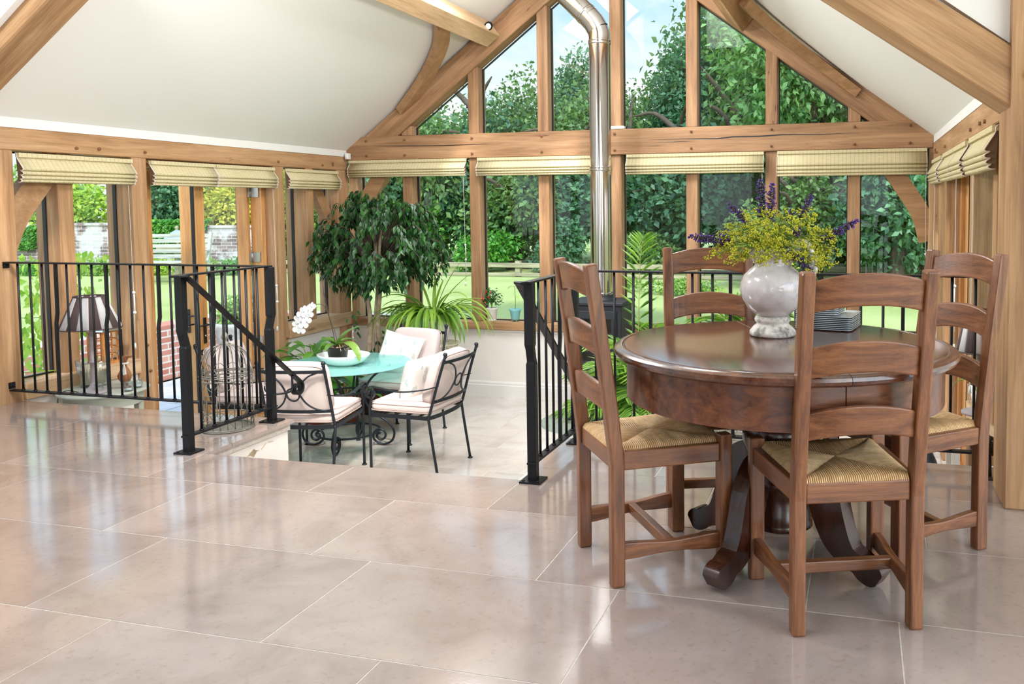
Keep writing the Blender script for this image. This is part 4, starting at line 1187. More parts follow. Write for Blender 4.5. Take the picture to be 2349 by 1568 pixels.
# ------------------------------------------------------------------ stacked plates
def plate(sz, label, grp):
    e = MB(); h = .0045; r = .02
    def rect(a, z, n=5):
        pts = []
        for cx, cy, a0 in ((a-r, a-r, 0), (-a+r, a-r, 90), (-a+r, -a+r, 180), (a-r, -a+r, 270)):
            for i in range(n): an = R(a0+90*i/(n-1)); pts.append((cx+r*math.cos(an), cy+r*math.sin(an), z))
        return pts
    rings = [rect(sz*.40, 0), rect(sz*.42, 0), rect(sz*.5, h), rect(sz*.5, h+.0022), rect(sz*.485, h+.0022), rect(sz*.42, .0028), rect(sz*.3, .0026)]
    n = len(rings[0]); vs = sum(rings, []); fs = [tuple(range(n-1, -1, -1)), tuple((len(rings)-1)*n+i for i in range(n))]
    for i in range(len(rings)-1):
        for k in range(n): q = (k+1) % n; fs.append((i*n+k, i*n+q, (i+1)*n+q, (i+1)*n+k))
    e.add(vs, fs, smooth=False)
    o = e.build('square_plate', 'plate_glaze', None, origin=(0, 0, 0))
    return tag(o, label, 'plate', grp)
pcx, pcy, rot = -.115, 3.345, R(-10)
zz = .7662
big = plate(.215, 'large pale blue square plate in the lower stack behind the jug', 'large square plates'); k = 0
for k in range(8):
    o = big if k == 0 else big.copy()
    if k: COL.objects.link(o)
    o.location = (pcx+rr.uniform(-.001, .001), pcy+rr.uniform(-.001, .001), zz); o.rotation_euler = (0, 0, rot+R(rr.uniform(-.7, .7))); zz += .0070
    o['label'] = ['lowest large pale blue square plate, resting on the table behind the jug', 'large pale blue square plate in the middle of the lower stack behind the jug', 'top large pale blue square plate, directly under the small plates'][0 if k == 0 else (2 if k == 7 else 1)]
sm_ = plate(.165, '', 'small square plates')
for k in range(4):
    o = sm_ if k == 0 else sm_.copy()
    if k: COL.objects.link(o)
    o.location = (pcx-.03, pcy-.005, zz); o.rotation_euler = (0, 0, rot+R(rr.uniform(-1, 1))); zz += .0070
    o['label'] = 'small pale green-blue square plate inside the upper stack' if k < 3 else 'topmost small square plate, crowning the two stacks of plates'
# ------------------------------------------------------------------ wrought iron garden chairs on the lower floor
def spiral(c, r0, r1, a0, turns, axis_u, axis_v, n=26):
    c = Vector(c); u = Vector(axis_u); v = Vector(axis_v); out = []
    for i in range(n+1):
        t = i/n; r = r0+(r1-r0)*t; a = a0+turns*2*PI*t
        out.append(c+u*(math.cos(a)*r)+v*(math.sin(a)*r))
    return out
def make_iron_chair(label):
    e = empty('garden_armchair', (0, 0, ZL), 0, label, 'chair', 'wrought iron armchairs round the glass table', local=True)
    ir = 'iron_grey'
    K = [(-.245, -.30, 0), (-.245, -.235, .41), (-.243, -.245, .46), (-.238, -.315, .70), (-.235, -.375, .885)]
    for s in (-1, 1):
        m = MB(); pts = catmull([(s*abs(a), b, c) for a, b, c in K], 4); m.tube(pts, .0105, 8)
        m.lathe([(.012, 0), (.020, 0), (.018, .008), (.011, .012)], (s*.245, -.30, 0), 10)
        o = m.build('leg', ir, e)
        m = MB(); kp = Vector((s*.235, -.375, .885)); m.lathe([(.011, -.012), (.015, -.008), (.011, 0)], kp, 10, cap=False); m.ball(kp+Vector((0, 0, .012)), .0165, 10); m.build('finial', ir, o)
        m = MB(); m.tube(catmull([(s*.25, .255, 0), (s*.25, .255, .40), (s*.25, .258, .47), (s*.262, .225, .56), (s*.268, .215, .625)], 4), .0105, 8)
        m.lathe([(.012, 0), (.020, 0), (.018, .008), (.011, .012)], (s*.25, .255, 0), 10); m.build('leg', ir, e)
        # arm: flat bar with scroll at the front
        arm = catmull([(s*.238, -.315, .665), (s*.262, -.20, .635), (s*.278, -.02, .615), (s*.276, .13, .630), (s*.268, .22, .640)], 5)
        sc_ = spiral((s*.268, .232, .590), .050, .016, PI/2, -1.35, (0, 1, 0), (0, 0, 1), 22)
        full = arm+sc_[1:]; c0 = Vector((s*.268, .232, .590)); na = len(arm)
        m = MB(); m.strap(full, .026, .007, up=lambda i: (0, 0, 1) if i < na else tuple((full[i]-c0).normalized())); m.build('arm', ir, e)
    # seat frame
    m = MB(); fr = [(.25, .255, .425), (.248, -.235, .425)]
    back = [(x, -.235-.03*(1-(x/.248)**2), .425) for x in (.248, .15, .05, -.05, -.15, -.248)]
    loop = [Vector(fr[0])]+[Vector(p) for p in back]+[Vector((-.25, .255, .425))]+[Vector((0, .262, .425))]
    m.strap(loop, .010, .028, closed=True)
    for y in (-.15, -.05, .05, .15): m.strap([(-.248, y, .434), (.248, y, .434)], .03, .004)
    m.build('seat_frame', ir, e)
    # back: two cross bars, circle and four sweeping arcs
    def byz(z): return -.24-(z-.44)*.303
    def bar(z, w, bow):
        return [Vector((x, byz(z)-bow*(1-(x/.24)**2), z)) for x in (-.24, -.16, -.08, 0, .08, .16, .24)]
    m = MB(); m.strap(catmull(bar(.838, 0, .035), 3), .008, .022); m.strap(catmull(bar(.545, 0, .035), 3), .008, .022)
    def bp(x, z): return Vector((x, byz(z)-.035*(1-(x/.24)**2), z))
    cz = .672
    m.tube([bp(.045*math.cos(2*PI*i/24), cz+.045*math.sin(2*PI*i/24)) for i in range(24)], .0065, 6, closed=True)
    for s in (-1, 1):
        m.tube([bp(s*x, z) for x, z in [(q.x, q.y) for q in catmull([(.19, .832, 0), (.125, .805, 0), (.075, .755, 0), (.050, .690, 0), (.058, .650, 0), (.09, .600, 0), (.145, .562, 0), (.21, .548, 0)], 5)]], .0065, 6)
    m.build('back_frame', ir, e)
    # cushions
    m = MB(); m.superell((0, .005, .487), .255, .262, .050, .5, .22, 36, 10); m.build('seat_cushion', 'cushion_fabric', e)
    m = MB()
    for z in (.462, .512):
        m.tube([Vector((.2545*math.copysign(abs(math.cos(a))**.22, math.cos(a)), .005+.2615*math.copysign(abs(math.sin(a))**.22, math.sin(a)), z)) for a in [2*PI*i/48 for i in range(48)]], .004, 5, closed=True)
    m.build('piping', 'piping_fabric', e)
    Mx = Matrix.Rotation(R(17), 4, 'X')
    m = MB(); m.superell((0, -.240, .700), .225, .055, .19, .30, .45, 36, 14, Mx); o = m.build('back_cushion', 'cushion_fabric', e)
    m = MB(); pts = []
    for i in range(40):
        a = 2*PI*i/40; pts.append(Vector((0, -.240, .700))+Mx @ Vector((.224*math.copysign(abs(math.cos(a))**.3, math.cos(a)), -.040, .189*math.copysign(abs(math.sin(a))**.3, math.sin(a)))))
    m.tube(pts, .004, 5, closed=True); m.build('piping', 'piping_fabric', o)
    return e
def place_iron(e, c, head): e.location = (c[0], c[1], ZL); e.rotation_euler = (0, 0, math.atan2(head[1], head[0])-PI/2)
ic = make_iron_chair('black iron armchair with pink cushions at the right of the glass table'); place_iron(ic, (-3.235, 5.70), (-1, .04))
i2 = copy_tree(ic); i2['label'] = 'black iron armchair with its pink cushioned back to the viewer before the glass table'; place_iron(i2, (-3.83, 5.28), (-.19, .98))
i3 = copy_tree(ic); i3['label'] = 'black iron armchair on the far side of the glass table, below the strappy plant'; place_iron(i3, (-3.80, 6.40), (-.06, -1))
i4 = copy_tree(ic); i4['label'] = 'black iron armchair seen through the birdcage, at the left of the glass table'; place_iron(i4, (-4.62, 5.66), (1, .16))
def throw(loc, rz, tilt, roll, label, sz=.19):
    Mx = Matrix.Rotation(rz, 4, 'Z') @ Matrix.Rotation(tilt, 4, 'X') @ Matrix.Rotation(roll, 4, 'Y')
    m = MB(); n = 15; vs = []; fs = []
    for sd in (1, -1):
        for i in range(n):
            for k in range(n):
                u = -1+2*i/(n-1); v = -1+2*k/(n-1)
                pin = 1-.10*(1-abs(u*v))*(abs(u)**4+abs(v)**4)/1.2
                th = .058*(max(0, (1-u**4))*max(0, (1-v**4)))**.45
                vs.append(Mx @ Vector((u*sz*pin, sd*th, v*sz*pin)))
    for sd in (0, 1):
        for i in range(n-1):
            for k in range(n-1):
                a = sd*n*n+i*n+k; f = (a, a+1, a+n+1, a+n); fs.append(f if sd == 0 else f[::-1])
    m.add(vs, fs, smooth=True)
    o = m.build('throw_cushion', 'feather_print', None, origin=(0, 0, 0)); o.location = loc
    return tag(o, label, 'cushion')
throw((-3.86, 6.485, ZL+.675), R(6), R(-22), R(12), 'pale feather print cushion on the far iron armchair')
throw((-3.235, 5.70, ZL+.66), R(90-8), R(15), R(0), 'feather print cushion squeezed edge-on in the right iron armchair', .17)

# ------------------------------------------------------------------ glass table
GX, GY = -4.05, 6.0
t = empty('glass_table', (GX, GY, ZL), 0, 'round frosted turquoise glass table on a scrolled black iron base', 'table', local=True)
m = MB(); m.lathe([(.0, .672), (.500, .672), (.508, .676), (.508, .681), (.500, .685), (.0, .685)], (0, 0, 0), 72, cap=False); o = m.build('glass_top', 'frosted_glass', t); o.modifiers.new('es', 'EDGE_SPLIT').split_angle = R(40)
m = MB(); m.tube([(.25*math.cos(2*PI*i/48), .25*math.sin(2*PI*i/48), .12) for i in range(48)], .009, 8, closed=True)
m.tube([(.14*math.cos(2*PI*i/32), .14*math.sin(2*PI*i/32), .45) for i in range(32)], .008, 8, closed=True); m.build('ring', 'iron_grey', t)
for k in range(4):
    a = R(-75+90*k); d = Vector((math.cos(a), math.sin(a), 0)); z = Vector((0, 0, 1))
    pth = [d*r+z*h for r, h in ((.36, .668), (.30, .64), (.20, .56), (.145, .46), (.15, .36), (.22, .27), (.32, .20), (.375, .12), (.36, .045), (.30, .012), (.245, .022))]
    pth = catmull(pth, 5)
    c = d*.262+z*.085
    sp = spiral(c, .066, .018, R(-105), -1.5, d, z, 26)
    m = MB(); m.tube(pth+sp[2:], .0095, 8); m.build('leg', 'iron_grey', t)

# bowl and orchid on the glass
bz = ZL+.6855
e = empty('fruit_bowl', (-4.03, 5.93, bz), 0, 'wide white ceramic bowl on the glass table holding the black orchid pot', 'bowl', local=True)
m = MB(); m.lathe([(.0, .0), (.10, .0), (.17, .03), (.212, .075), (.219, .088), (.214, .090), (.165, .042), (.09, .014), (.0, .010)], (0, 0, 0), 48, sy=.8); m.build('bowl', 'white_ceramic', e).name = 'basin'
m = MB(); m.ball((.10, .02, .032), .018, 10); o = m.build('pebble', 'black_plastic', None); o.location = (-3.93, 5.93, bz+.028); tag(o, 'dark shiny pebble lying in the white bowl', 'stone')
def strap_leaf(m, base, az, ln, wid, rise, droop, twist=0, n=10, rnd=.5, keel=.15, pw=.75):
    """one long blade leaf from base, heading az, rising then drooping"""
    d = Vector((math.cos(az), math.sin(az), 0)); s = Vector((-d.y, d.x, 0)); vs = []; fs = []
    for i in range(n+1):
        t = i/n; ang = rise-(rise+droop)*t**1.15
        if i == 0: p = Vector(base)
        else: p = p+(d*math.cos(ang)+Vector((0, 0, math.sin(ang))))*(ln/n)
        w = wid*(max(0, math.sin(PI*min(1, (t*.92+.08))))**pw)*.5; nn = Vector((-d.x*math.sin(ang), -d.y*math.sin(ang), math.cos(ang)))
        if twist: sv = s*math.cos(twist*t)+nn*math.sin(twist*t)
        else: sv = s
        vs += [p-sv*w+nn*(w*keel), p, p+sv*w+nn*(w*keel)]
    for i in range(n):
        a = i*3; fs += [(a, a+1, a+4, a+3), (a+1, a+2, a+5, a+4)]
    m.add(vs, fs, rnd, True)
    return p
def potprof(r0, r1, h, t=.005): return [(0, 0), (r0, 0), (r1, h), (r1-t, h), (r0*.95, .02), (0, .018)]
def orchid(loc, flower=True):
    e = empty('potted_orchid', loc, 0, 'white flowering orchid in a shiny black pot standing in the bowl', 'plant', local=True)
    m = MB(); m.lathe([(0, 0), (.048, 0), (.066, .105), (.069, .107), (.066, .11), (.060, .10)], (0, 0, 0), 24, cap=False); m.build('pot', 'black_plastic', e)
    m = MB(); m.lathe([(0, .10), (.062, .10)], (0, 0, 0), 20, cap=False); rr = random.Random(2)
    for k in range(30): a = rr.uniform(0, 6.28); m.ball((.045*math.cos(a), .045*math.sin(a), .105), .009, 5)
    for k in range(5):
        a = rr.uniform(-1, 1); m.tube(catmull([(0, 0, .11), (.04*math.cos(a), .04*math.sin(a), .125), (.075*math.cos(a), .075*math.sin(a), .09)], 4), .0025, 5)
    m.build('bark_chips', 'bark', e)
    m = MB()
    strap_leaf(m, (0, 0, .11), R(8), .20, .075, 1.15, -.25, 0, 12, .8, .3, .6)
    strap_leaf(m, (0, 0, .11), R(-20), .27, .062, .65, 1.35, 0, 12, .9, .3, .6)
    strap_leaf(m, (0, 0, .11), R(172), .24, .060, .75, 1.5, 0, 12, .35, .3, .6)
    strap_leaf(m, (0, 0, .11), R(200), .15, .055, 1.2, .9, 0, 12, .45, .3, .6)
    strap_leaf(m, (0, 0, .11), R(60), .14, .050, .9, .6, 0, 12, .6, .3, .6)
    strap_leaf(m, (0, 0, .11), R(-95), .13, .045, .7, 1.0, 0, 12, .3, .3, .6)
    m.build('leaves', 'leaf_orchid', e)
    m = MB(); st = catmull([(-.01, 0, .11), (-.05, .0, .30), (-.095, 0, .45), (-.11, 0, .52), (-.12, 0, .62)], 6); m.tube(st, .003, 6)
    m.tube(catmull([(0, 0, .11), (-.02, .0, .25), (-.09, 0, .42), (-.13, 0, .475), (-.20, 0, .475), (-.275, 0, .44), (-.33, 0, .38), (-.36, 0, .30), (-.345, 0, .23)], 6), .003, 6)
    m.tube([(-.07, .0, .38), (-.16, .0, .80)], .002, 5)
    m.build('flower_stem', 'bark_dark', e)
    blooms = [(-.205, -.03, .465), (-.235, -.04, .44), (-.275, -.03, .435), (-.25, -.05, .395), (-.30, -.04, .40), (-.215, -.05, .40), (-.335, -.03, .365), (-.30, -.05, .345), (-.27, -.06, .31), (-.345, -.04, .32), (-.335, -.05, .275), (-.295, -.06, .265), (-.245, -.05, .35)]
    for (x, y, z) in blooms:
        m = MB(); c = Vector((x, y, z)); nv = Vector((rr.uniform(-.2, .6), -1, rr.uniform(-.3, .2))).normalized(); u = nv.cross(Vector((0, 0, 1))).normalized(); w = u.cross(nv)
        for k, (an, ln, wd) in enumerate([(90, .034, .026), (212, .032, .024), (328, .032, .024), (5, .038, .040), (175, .038, .040)]):
            a = R(an); d = u*math.cos(a)+w*math.sin(a); s = nv.cross(d); pts = []
            pl = [(0, 0, 0), (.35, .42, .15), (.7, .5, .12), (.95, .28, .02), (1.05, 0, -.05), (.95, -.28, .02), (.7, -.5, .12), (.35, -.42, .15)]
            vs = [c+d*(a_*ln)+s*(b_*wd)+nv*(q*ln*.6) for a_, b_, q in pl]; vs.append(c+d*(.6*ln)-nv*.002)
            m.add(vs, [(i, (i+1) % 8, 8) for i in range(8)], .5, True)
        m.ball(c+nv*.006, .0055, 6)
        m.build('flower', 'petal_white', e)
    return e
oo = orchid((-4.06, 5.90, bz+.012))
for q in oo.children:
    if q.name.split('.')[0] in ('pot', 'bark_chips', 'leaves'): q.scale = (1.3, 1.3, 1.3)

# ------------------------------------------------------------------ plants
def ficus():
    c = Vector((-4.47, 7.10, ZL))
    e = empty('weeping_fig', c, 0, 'tall weeping fig with a bushy dark green crown in the far left corner', 'plant')
    m = MB(); o = c
    m.lathe([(0, 0), (.15, 0), (.18, .03), (.21, .26), (.215, .29), (.20, .29), (.19, .24), (0, .23)], o, 32); m.build('pot', 'wood_dark_pot', e)
    m = MB(); m.lathe([(0, .245), (.19, .245)], o, 24, cap=False); m.build('soil', 'soil', e)
    rr = random.Random(4)
    m = MB()
    trunks = [[(-.03, -.02, .24), (-.06, -.02, .55), (-.05, 0, .85), (-.08, .0, 1.15), (-.12, .02, 1.45), (-.20, .03, 1.70)], [(.03, .0, .24), (.05, .02, .55), (.03, .0, .85), (.06, 0, 1.15), (.05, .02, 1.5), (.10, .0, 1.85)], [(.0, .03, .24), (-.005, .03, .6), (.0, .02, .9), (.02, .03, 1.2), (.0, .05, 1.5), (-.02, .05, 1.8)]]
    for tr in trunks: m.tube(catmull([o+Vector(p) for p in tr], 5), [.030-.018*i/25 for i in range(26)], 8)
    m.build('trunk', 'bark', e)
    # branch tips drooping, leaves hanging along them
    P, U, Nn, S = [], [], [], []; tw = MB()
    cz = 1.60
    for k in range(300):
        d = Vector((rr.gauss(0, 1), rr.gauss(0, 1), rr.gauss(0, 1))).normalized()
        rad = rr.uniform(.45, 1)**.6
        q = Vector((d.x*.66*rad+.06, d.y*.44*rad, cz+d.z*(.56 if d.z > 0 else .42)*rad))
        if q.z < 1.22 and abs(q.x) > .5: q.z += .15
        tipn = o+q
        inner = o+Vector((q.x*.35, q.y*.35, cz+(q.z-cz)*.3-.1))
        outw = Vector((d.x, d.y, .1)).normalized()
        pts = catmull([inner, inner.lerp(tipn, .6)+Vector((0, 0, .07)), tipn, tipn+outw*.05-Vector((0, 0, .10))], 4)
        tw.tube(pts, .003, 4, caps=False)
        for i in range(4, len(pts)):
            for r_ in range(2):
                p = pts[i]+Vector((rr.gauss(0, .012), rr.gauss(0, .012), rr.gauss(0, .01)))
                u = Vector((rr.gauss(0, .35)+outw.x*.35, rr.gauss(0, .35)+outw.y*.35, -1.0))
                nn = Vector((outw.x+rr.gauss(0, .5), outw.y+rr.gauss(0, .5), .35))
                P.append(p); U.append(u); Nn.append(nn); S.append(rr.uniform(.055, .088))
    # low shoots on the trunk
    for (bx, by, bz_) in ((-.22, -.05, .95), (-.17, -.02, .78), (.15, -.05, .72), (.05, -.06, .62), (-.02, -.06, .55)):
        for i in range(6):
            P.append(o+Vector((bx+rr.gauss(0, .03), by, bz_+rr.gauss(0, .05)))); U.append((rr.gauss(0, .5), rr.gauss(0, .3), -.8)); Nn.append((0, -1, .4)); S.append(.06)
    tw.build('twigs', 'bark_dark', e)
    rn = np.array([rr.random()**2*.8 for _ in P])
    leaf_cloud('foliage', P, U, Nn, S, 'leaf_ficus', e, None, .48, rn, droop=.12)
ficus()
def strappy():
    c = Vector((-3.95, 7.28, ZL))
    st = empty('plant_stand', c, 0, 'low round rattan lattice stand under the strappy plant', 'stand')
    m = MB(); R0 = .235
    for z, r in ((.60, .16), (.645, R0), (.50, .17)): m.tube([c+Vector((r*math.cos(2*PI*i/36), r*math.sin(2*PI*i/36), z)) for i in range(36)], .007, 6, closed=True)
    for rr_ in (.05, .10, .15, .20): m.tube([c+Vector((rr_*math.cos(2*PI*i/30), rr_*math.sin(2*PI*i/30), .648)) for i in range(30)], .006, 5, closed=True)
    for i in range(20):
        a = 2*PI*i/20; m.tube([c+Vector((0, 0, .648)), c+Vector((R0*math.cos(a), R0*math.sin(a), .648))], .004, 4)
        m.tube([c+Vector((R0*math.cos(a), R0*math.sin(a), .645)), c+Vector((.17*math.cos(a+.3), .17*math.sin(a+.3), .50))], .004, 4); m.tube([c+Vector((R0*math.cos(a), R0*math.sin(a), .645)), c+Vector((.17*math.cos(a-.3), .17*math.sin(a-.3), .50))], .004, 4)
    m.build('lattice_top', 'rattan_cream', st)
    for i in range(3):
        a = 2*PI*i/3+.4; m = MB(); m.tube([c+Vector((.16*math.cos(a), .16*math.sin(a), .50)), c+Vector((.20*math.cos(a), .20*math.sin(a), 0))], .011, 8); m.build('leg', 'rattan_cream', st)
    e = empty('strappy_pot_plant', c+Vector((0, 0, .655)), 0, 'large strap leaved plant arching out of a white pot before the gable', 'plant')
    m = MB(); m.lathe([(0, .655), (.125, .655), (.165, .87), (.17, .885), (.16, .885), (.15, .85), (0, .845)], c, 36); m.build('pot', 'white_ceramic', e)
    m = MB(); rr = random.Random(9); b0 = c+Vector((0, 0, .85))
    for k in range(95):
        az = rr.uniform(0, 2*PI); out = rr.random(); b = b0+Vector((.10*math.cos(az)*out, .10*math.sin(az)*out, 0))
        d = Vector((math.cos(az), math.sin(az)))
        if d.y > .55: az = -az*.8
        rise = rr.uniform(.75, 1.35); droop = rr.choice([rr.uniform(.9, 1.5), rr.uniform(.2, 1.0), rr.uniform(1.2, 1.5)])
        strap_leaf(m, b, az, rr.uniform(.42, .72), rr.uniform(.020, .034), rise, droop, rr.uniform(-.6, .6), 14, min(1, rr.random()*.8+.1), .4, .5)
    for az, ln, rise, droop in ((R(-8), .82, 1.15, 1.0), (R(-30), .74, 1.25, .4), (R(190), .72, 1.2, .6), (R(-150), .74, 1.1, 1.2), (R(-20), .85, 1.05, 1.45), (R(20), .66, 1.35, -.9), (R(160), .62, 1.3, -.8), (R(8), .78, .9, 1.35), (R(-5), .80, 1.0, 1.35), (R(2), .66, 1.15, -.55), (R(172), .68, 1.1, 1.2), (R(-170), .62, 1.2, .2), (R(100), .45, 1.5, -1.2), (R(60), .42, 1.45, -1.1), (R(185), .74, .95, 1.35), (R(200), .60, 1.0, 1.5)):
        strap_leaf(m, b0, az, ln, .034, rise, droop, .2, 14, .8, .4, .5)
    for k in range(16): strap_leaf(m, b0+Vector((rr.uniform(-.08, .08), -.08, 0)), R(-90+rr.uniform(-65, 65)), rr.uniform(.60, .80), .032, rr.uniform(.9, 1.25), rr.uniform(1.45, 1.55), rr.uniform(-.3, .3), 16, rr.uniform(.2, .8), .4, .5)
    m.build('leaves', 'leaf_strap', e)
strappy()
def broad(m, base, az, ln, wid, rise, droop, rnd): strap_leaf(m, base, az, ln, wid, rise, droop, 0, 10, rnd, .25, .8)
def peace_lily(loc, label, n, seed, potr=.14, hh=.55, mat='terracotta', ln=(.22, .34)):
    c = Vector(loc); e = empty('broad_leaf_pot_plant', c, 0, label, 'plant'); rr = random.Random(seed)
    m = MB(); m.lathe([(0, 0), (potr*.75, 0), (potr, potr*1.4), (potr*1.08, potr*1.45), (potr*1.08, potr*1.7), (potr*.95, potr*1.7), (potr*.9, potr*1.5), (0, potr*1.48)], c, 28); m.build('pot', mat, e)
    m = MB(); st = MB()
    for k in range(n):
        az = rr.uniform(0, 2*PI); h = rr.uniform(.25, 1)*hh; o = rr.uniform(.04, .20)
        b = c+Vector((0, 0, potr*1.5)); q = c+Vector((o*math.cos(az), o*math.sin(az), potr*1.5+h))
        st.tube(catmull([b, b.lerp(q, .5)+Vector((0, 0, .05)), q], 4), .0035, 5, caps=False)
        broad(m, q, az, rr.uniform(*ln), rr.uniform(.075, .11), rr.uniform(.2, .9), rr.uniform(.6, 1.3), rr.random())
    st.build('stems', 'stem_green', e); m.build('leaves', 'leaf_lily', e)
    return e
peace_lily((-4.76, 6.60, ZL), 'broad leaved lily plant behind the left end of the glass table', 46, 5, .13, .50, 'terracotta', (.24, .34))
peace_lily((-4.52, 6.66, ZL), 'low leafy plant in a terracotta pot on the floor behind the glass table', 20, 8, .13, .20, 'terracotta', (.20, .30))
def chilli():
    c = Vector((-3.655, 7.965, .061))
    e = empty('chilli_plant', c, 0, 'small chilli plant with red peppers in a pale pot on the gable sill', 'plant')
    m = MB(); m.lathe([(.0, 0), (.045, 0), (.048, .006), (.043, .008), (.048, .02), (.060, .118), (.063, .122), (.063, .130), (.056, .130), (.053, .11), (0, .108)], c, 32, wave=lambda a, i: 1+.01*math.cos(a*16)); m.build('pot', 'cream_plastic', e)
    m = MB(); m.lathe([(0, -.0), (.058, .0), (.062, .007), (.055, .006)], c, 24, cap=False); 
    rr = random.Random(3); P, U, Nn, S = [], [], [], []; st = MB(); fr = MB()
    for k in range(26):
        az = rr.uniform(0, 2*PI); r = rr.uniform(.02, .10); z = rr.uniform(.20, .33)-r*.3
        q = c+Vector((r*math.cos(az), r*math.sin(az)*.45, z)); st.tube(catmull([c+Vector((0, 0, .11)), c+Vector((r*.2*math.cos(az), r*.2*math.sin(az), .2)), q], 4), .002, 4, caps=False)
        for i in range(9):
            P.append(q+Vector((rr.gauss(0, .015), rr.gauss(0, .008), rr.gauss(0, .015)))); U.append((rr.gauss(0, 1)+math.cos(az)*.5, rr.gauss(0, .6), rr.gauss(-.3, .6))); Nn.append((rr.gauss(0, .4), -.6, .8)); S.append(rr.uniform(.025, .045))
    for (x, z) in ((-.072, .215), (-.062, .24), (-.085, .245), (-.01, .255), (.0, .235), (-.03, .29), (.02, .285), (-.045, .20)):
        b = c+Vector((x, -.055, z)); fr.tube([b, b+Vector((rr.uniform(-.01, .01), -.005, .03*rr.choice([1, -1])))], [.0075, .002], 7)
    st.build('stems', 'stem_green', e); leaf_cloud('leaves', P, U, Nn, S, 'leaf_ficus', e, None, .42); fr.build('peppers', 'chilli_red', e)
    c = Vector((-3.395, 7.965, .061))
    e = empty('seedling_pot', c, 0, 'thin seedling in a scalloped turquoise pot on the gable sill', 'plant')
    m = MB()
    for i in range(4): a = R(45+90*i); m.ball(c+Vector((.032*math.cos(a), .032*math.sin(a), .007)), .008, 6)
    m.lathe([(.0, .010), (.038, .010), (.044, .03), (.056, .105), (.064, .125), (.060, .127), (.052, .105), (0, .10)], c, 40, wave=lambda a, i: 1+(.05*math.cos(a*12) if i in (4, 5) else 0)); m.build('pot', 'teal_ceramic', e)
    m = MB(); m.tube(catmull([c+Vector((0, 0, .10)), c+Vector((.003, 0, .22)), c+Vector((-.002, 0, .36))], 5), .003, 5); m.build('stem', 'stem_green', e)
    m = MB()
    for z, az, ln in ((.35, R(170), .10), (.36, R(10), .07), (.33, R(-20), .08), (.25, R(-30), .07), (.18, R(185), .10), (.38, R(80), .05), (.36, R(200), .09), (.11, R(30), .04)): strap_leaf(m, c+Vector((0, 0, z)), az, ln, .03, .35, .9, 0, 8, .95, .2, .8)
    m.build('leaves', 'leaf_climber', e)
chilli()

# ------------------------------------------------------------------ stove, flue, hearth, palm
SX, SY = -2.30, 7.42
m = MB(); pts = [(SX+.02+.52*math.cos(a), 7.20+.50*math.sin(a), ZL) for a in [2*PI*i/64 for i in range(64)]]; m.prism(pts, (0, 0, .008))
tag(m.build('hearth_plate', 'hearth_glass'), 'round clear glass hearth plate on the floor under the stove', 'hearth')
e = empty('wood_stove', (SX, SY, ZL+.008), 0, 'black cast iron wood burning stove in front of the gable', 'stove')
zb = ZL+.008
m = MB(); m.box(SX-.24, SX+.24, SY-.19, SY+.19, zb+.42, zb+1.045); m.build('body', 'stove_iron', e, bevel=.012)
m = MB(); m.box(SX-.265, SX+.265, SY-.215, SY+.215, zb+1.045, zb+1.08); m.build('top_plate', 'stove_iron', e, bevel=.01)
m = MB(); m.box(SX-.24, SX-.21, SY-.19, SY+.19, zb+.06, zb+.42); m.box(SX+.21, SX+.24, SY-.19, SY+.19, zb+.06, zb+.42); m.box(SX-.24, SX+.24, SY+.16, SY+.19, zb+.06, zb+.42); m.box(SX-.24, SX+.24, SY-.19, SY+.19, zb+.04, zb+.07); m.build('log_store', 'stove_iron', e, bevel=.004)
m = MB(); m.box(SX-.27, SX+.27, SY-.23, SY+.23, zb, zb+.04); m.build('base', 'stove_iron', e, bevel=.006)
m = MB(); m.box(SX-.20, SX+.20, SY-.212, SY-.19, zb+.47, zb+1.0); d_ = m.build('door', 'stove_iron', e, bevel=.006)
m = MB(); m.box(SX-.15, SX+.15, SY-.216, SY-.211, zb+.55, zb+.93); m.build('window', 'dark_glass', d_)
m = MB(); m.tube([(SX-.18, SY-.21, zb+.75), (SX-.18, SY-.25, zb+.75), (SX-.18, SY-.25, zb+.66)], .007, 8); m.build('handle', 'chrome', d_)
m = MB(); m.lathe([(.135, 0), (.135, .012), (.112, .02), (.112, .05)], (SX, SY, zb+1.08), 32, cap=False); m.build('flue_collar', 'stove_iron', e)
for i, (x, y, z, a) in enumerate([(-.10, 0, .11, 0), (.03, 0, .11, 0), (.14, 0, .11, 0), (-.05, 0, .20, 0), (.08, 0, .20, 0), (.0, 0, .28, 0)]):
    m = MB(); m.tube([(SX+x, SY-.14, zb+z+.02), (SX+x+.005, SY+.13, zb+z+.02)], .052-.003*i, 10)
    o = m.build('firewood_log', 'bark'); tag(o, 'split log stored in the open base under the stove', 'log', 'logs under the stove')
e = empty('stove_flue', (SX, SY, zb+1.10), 0, 'shiny stainless steel flue pipe rising from the stove and bending left', 'flue')
def pipe(nm, pts, r, seg=48, mat='flue_steel'):
    m = MB(); m.tube(pts, r, seg, caps=False); return m.build(nm, mat, e)
zf = zb+1.10
pipe('pipe', [(SX, SY, zf), (SX, SY, 1.56)], .098); pipe('pipe', [(SX, SY, 1.58), (SX, SY, 2.70)], .098)
for z in (1.57, 2.715, .42):
    m = MB(); m.lathe([(.098, -.022), (.1035, -.018), (.1035, -.008), (.100, -.004), (.1045, .0), (.100, .004), (.1035, .008), (.1035, .018), (.098, .022)], (SX, SY, z), 40, cap=False); m.build('joint_band', 'flue_steel', e)
pipe('elbow', [(SX, SY, 2.70), (SX, SY, 2.79), (SX-.015, SY, 2.835)], [.0985, .0985, .0985])
pipe('elbow', [(SX-.012, SY, 2.828), (SX-.05, SY, 2.895), (SX-.10, SY, 2.95)], [.1, .1, .1])
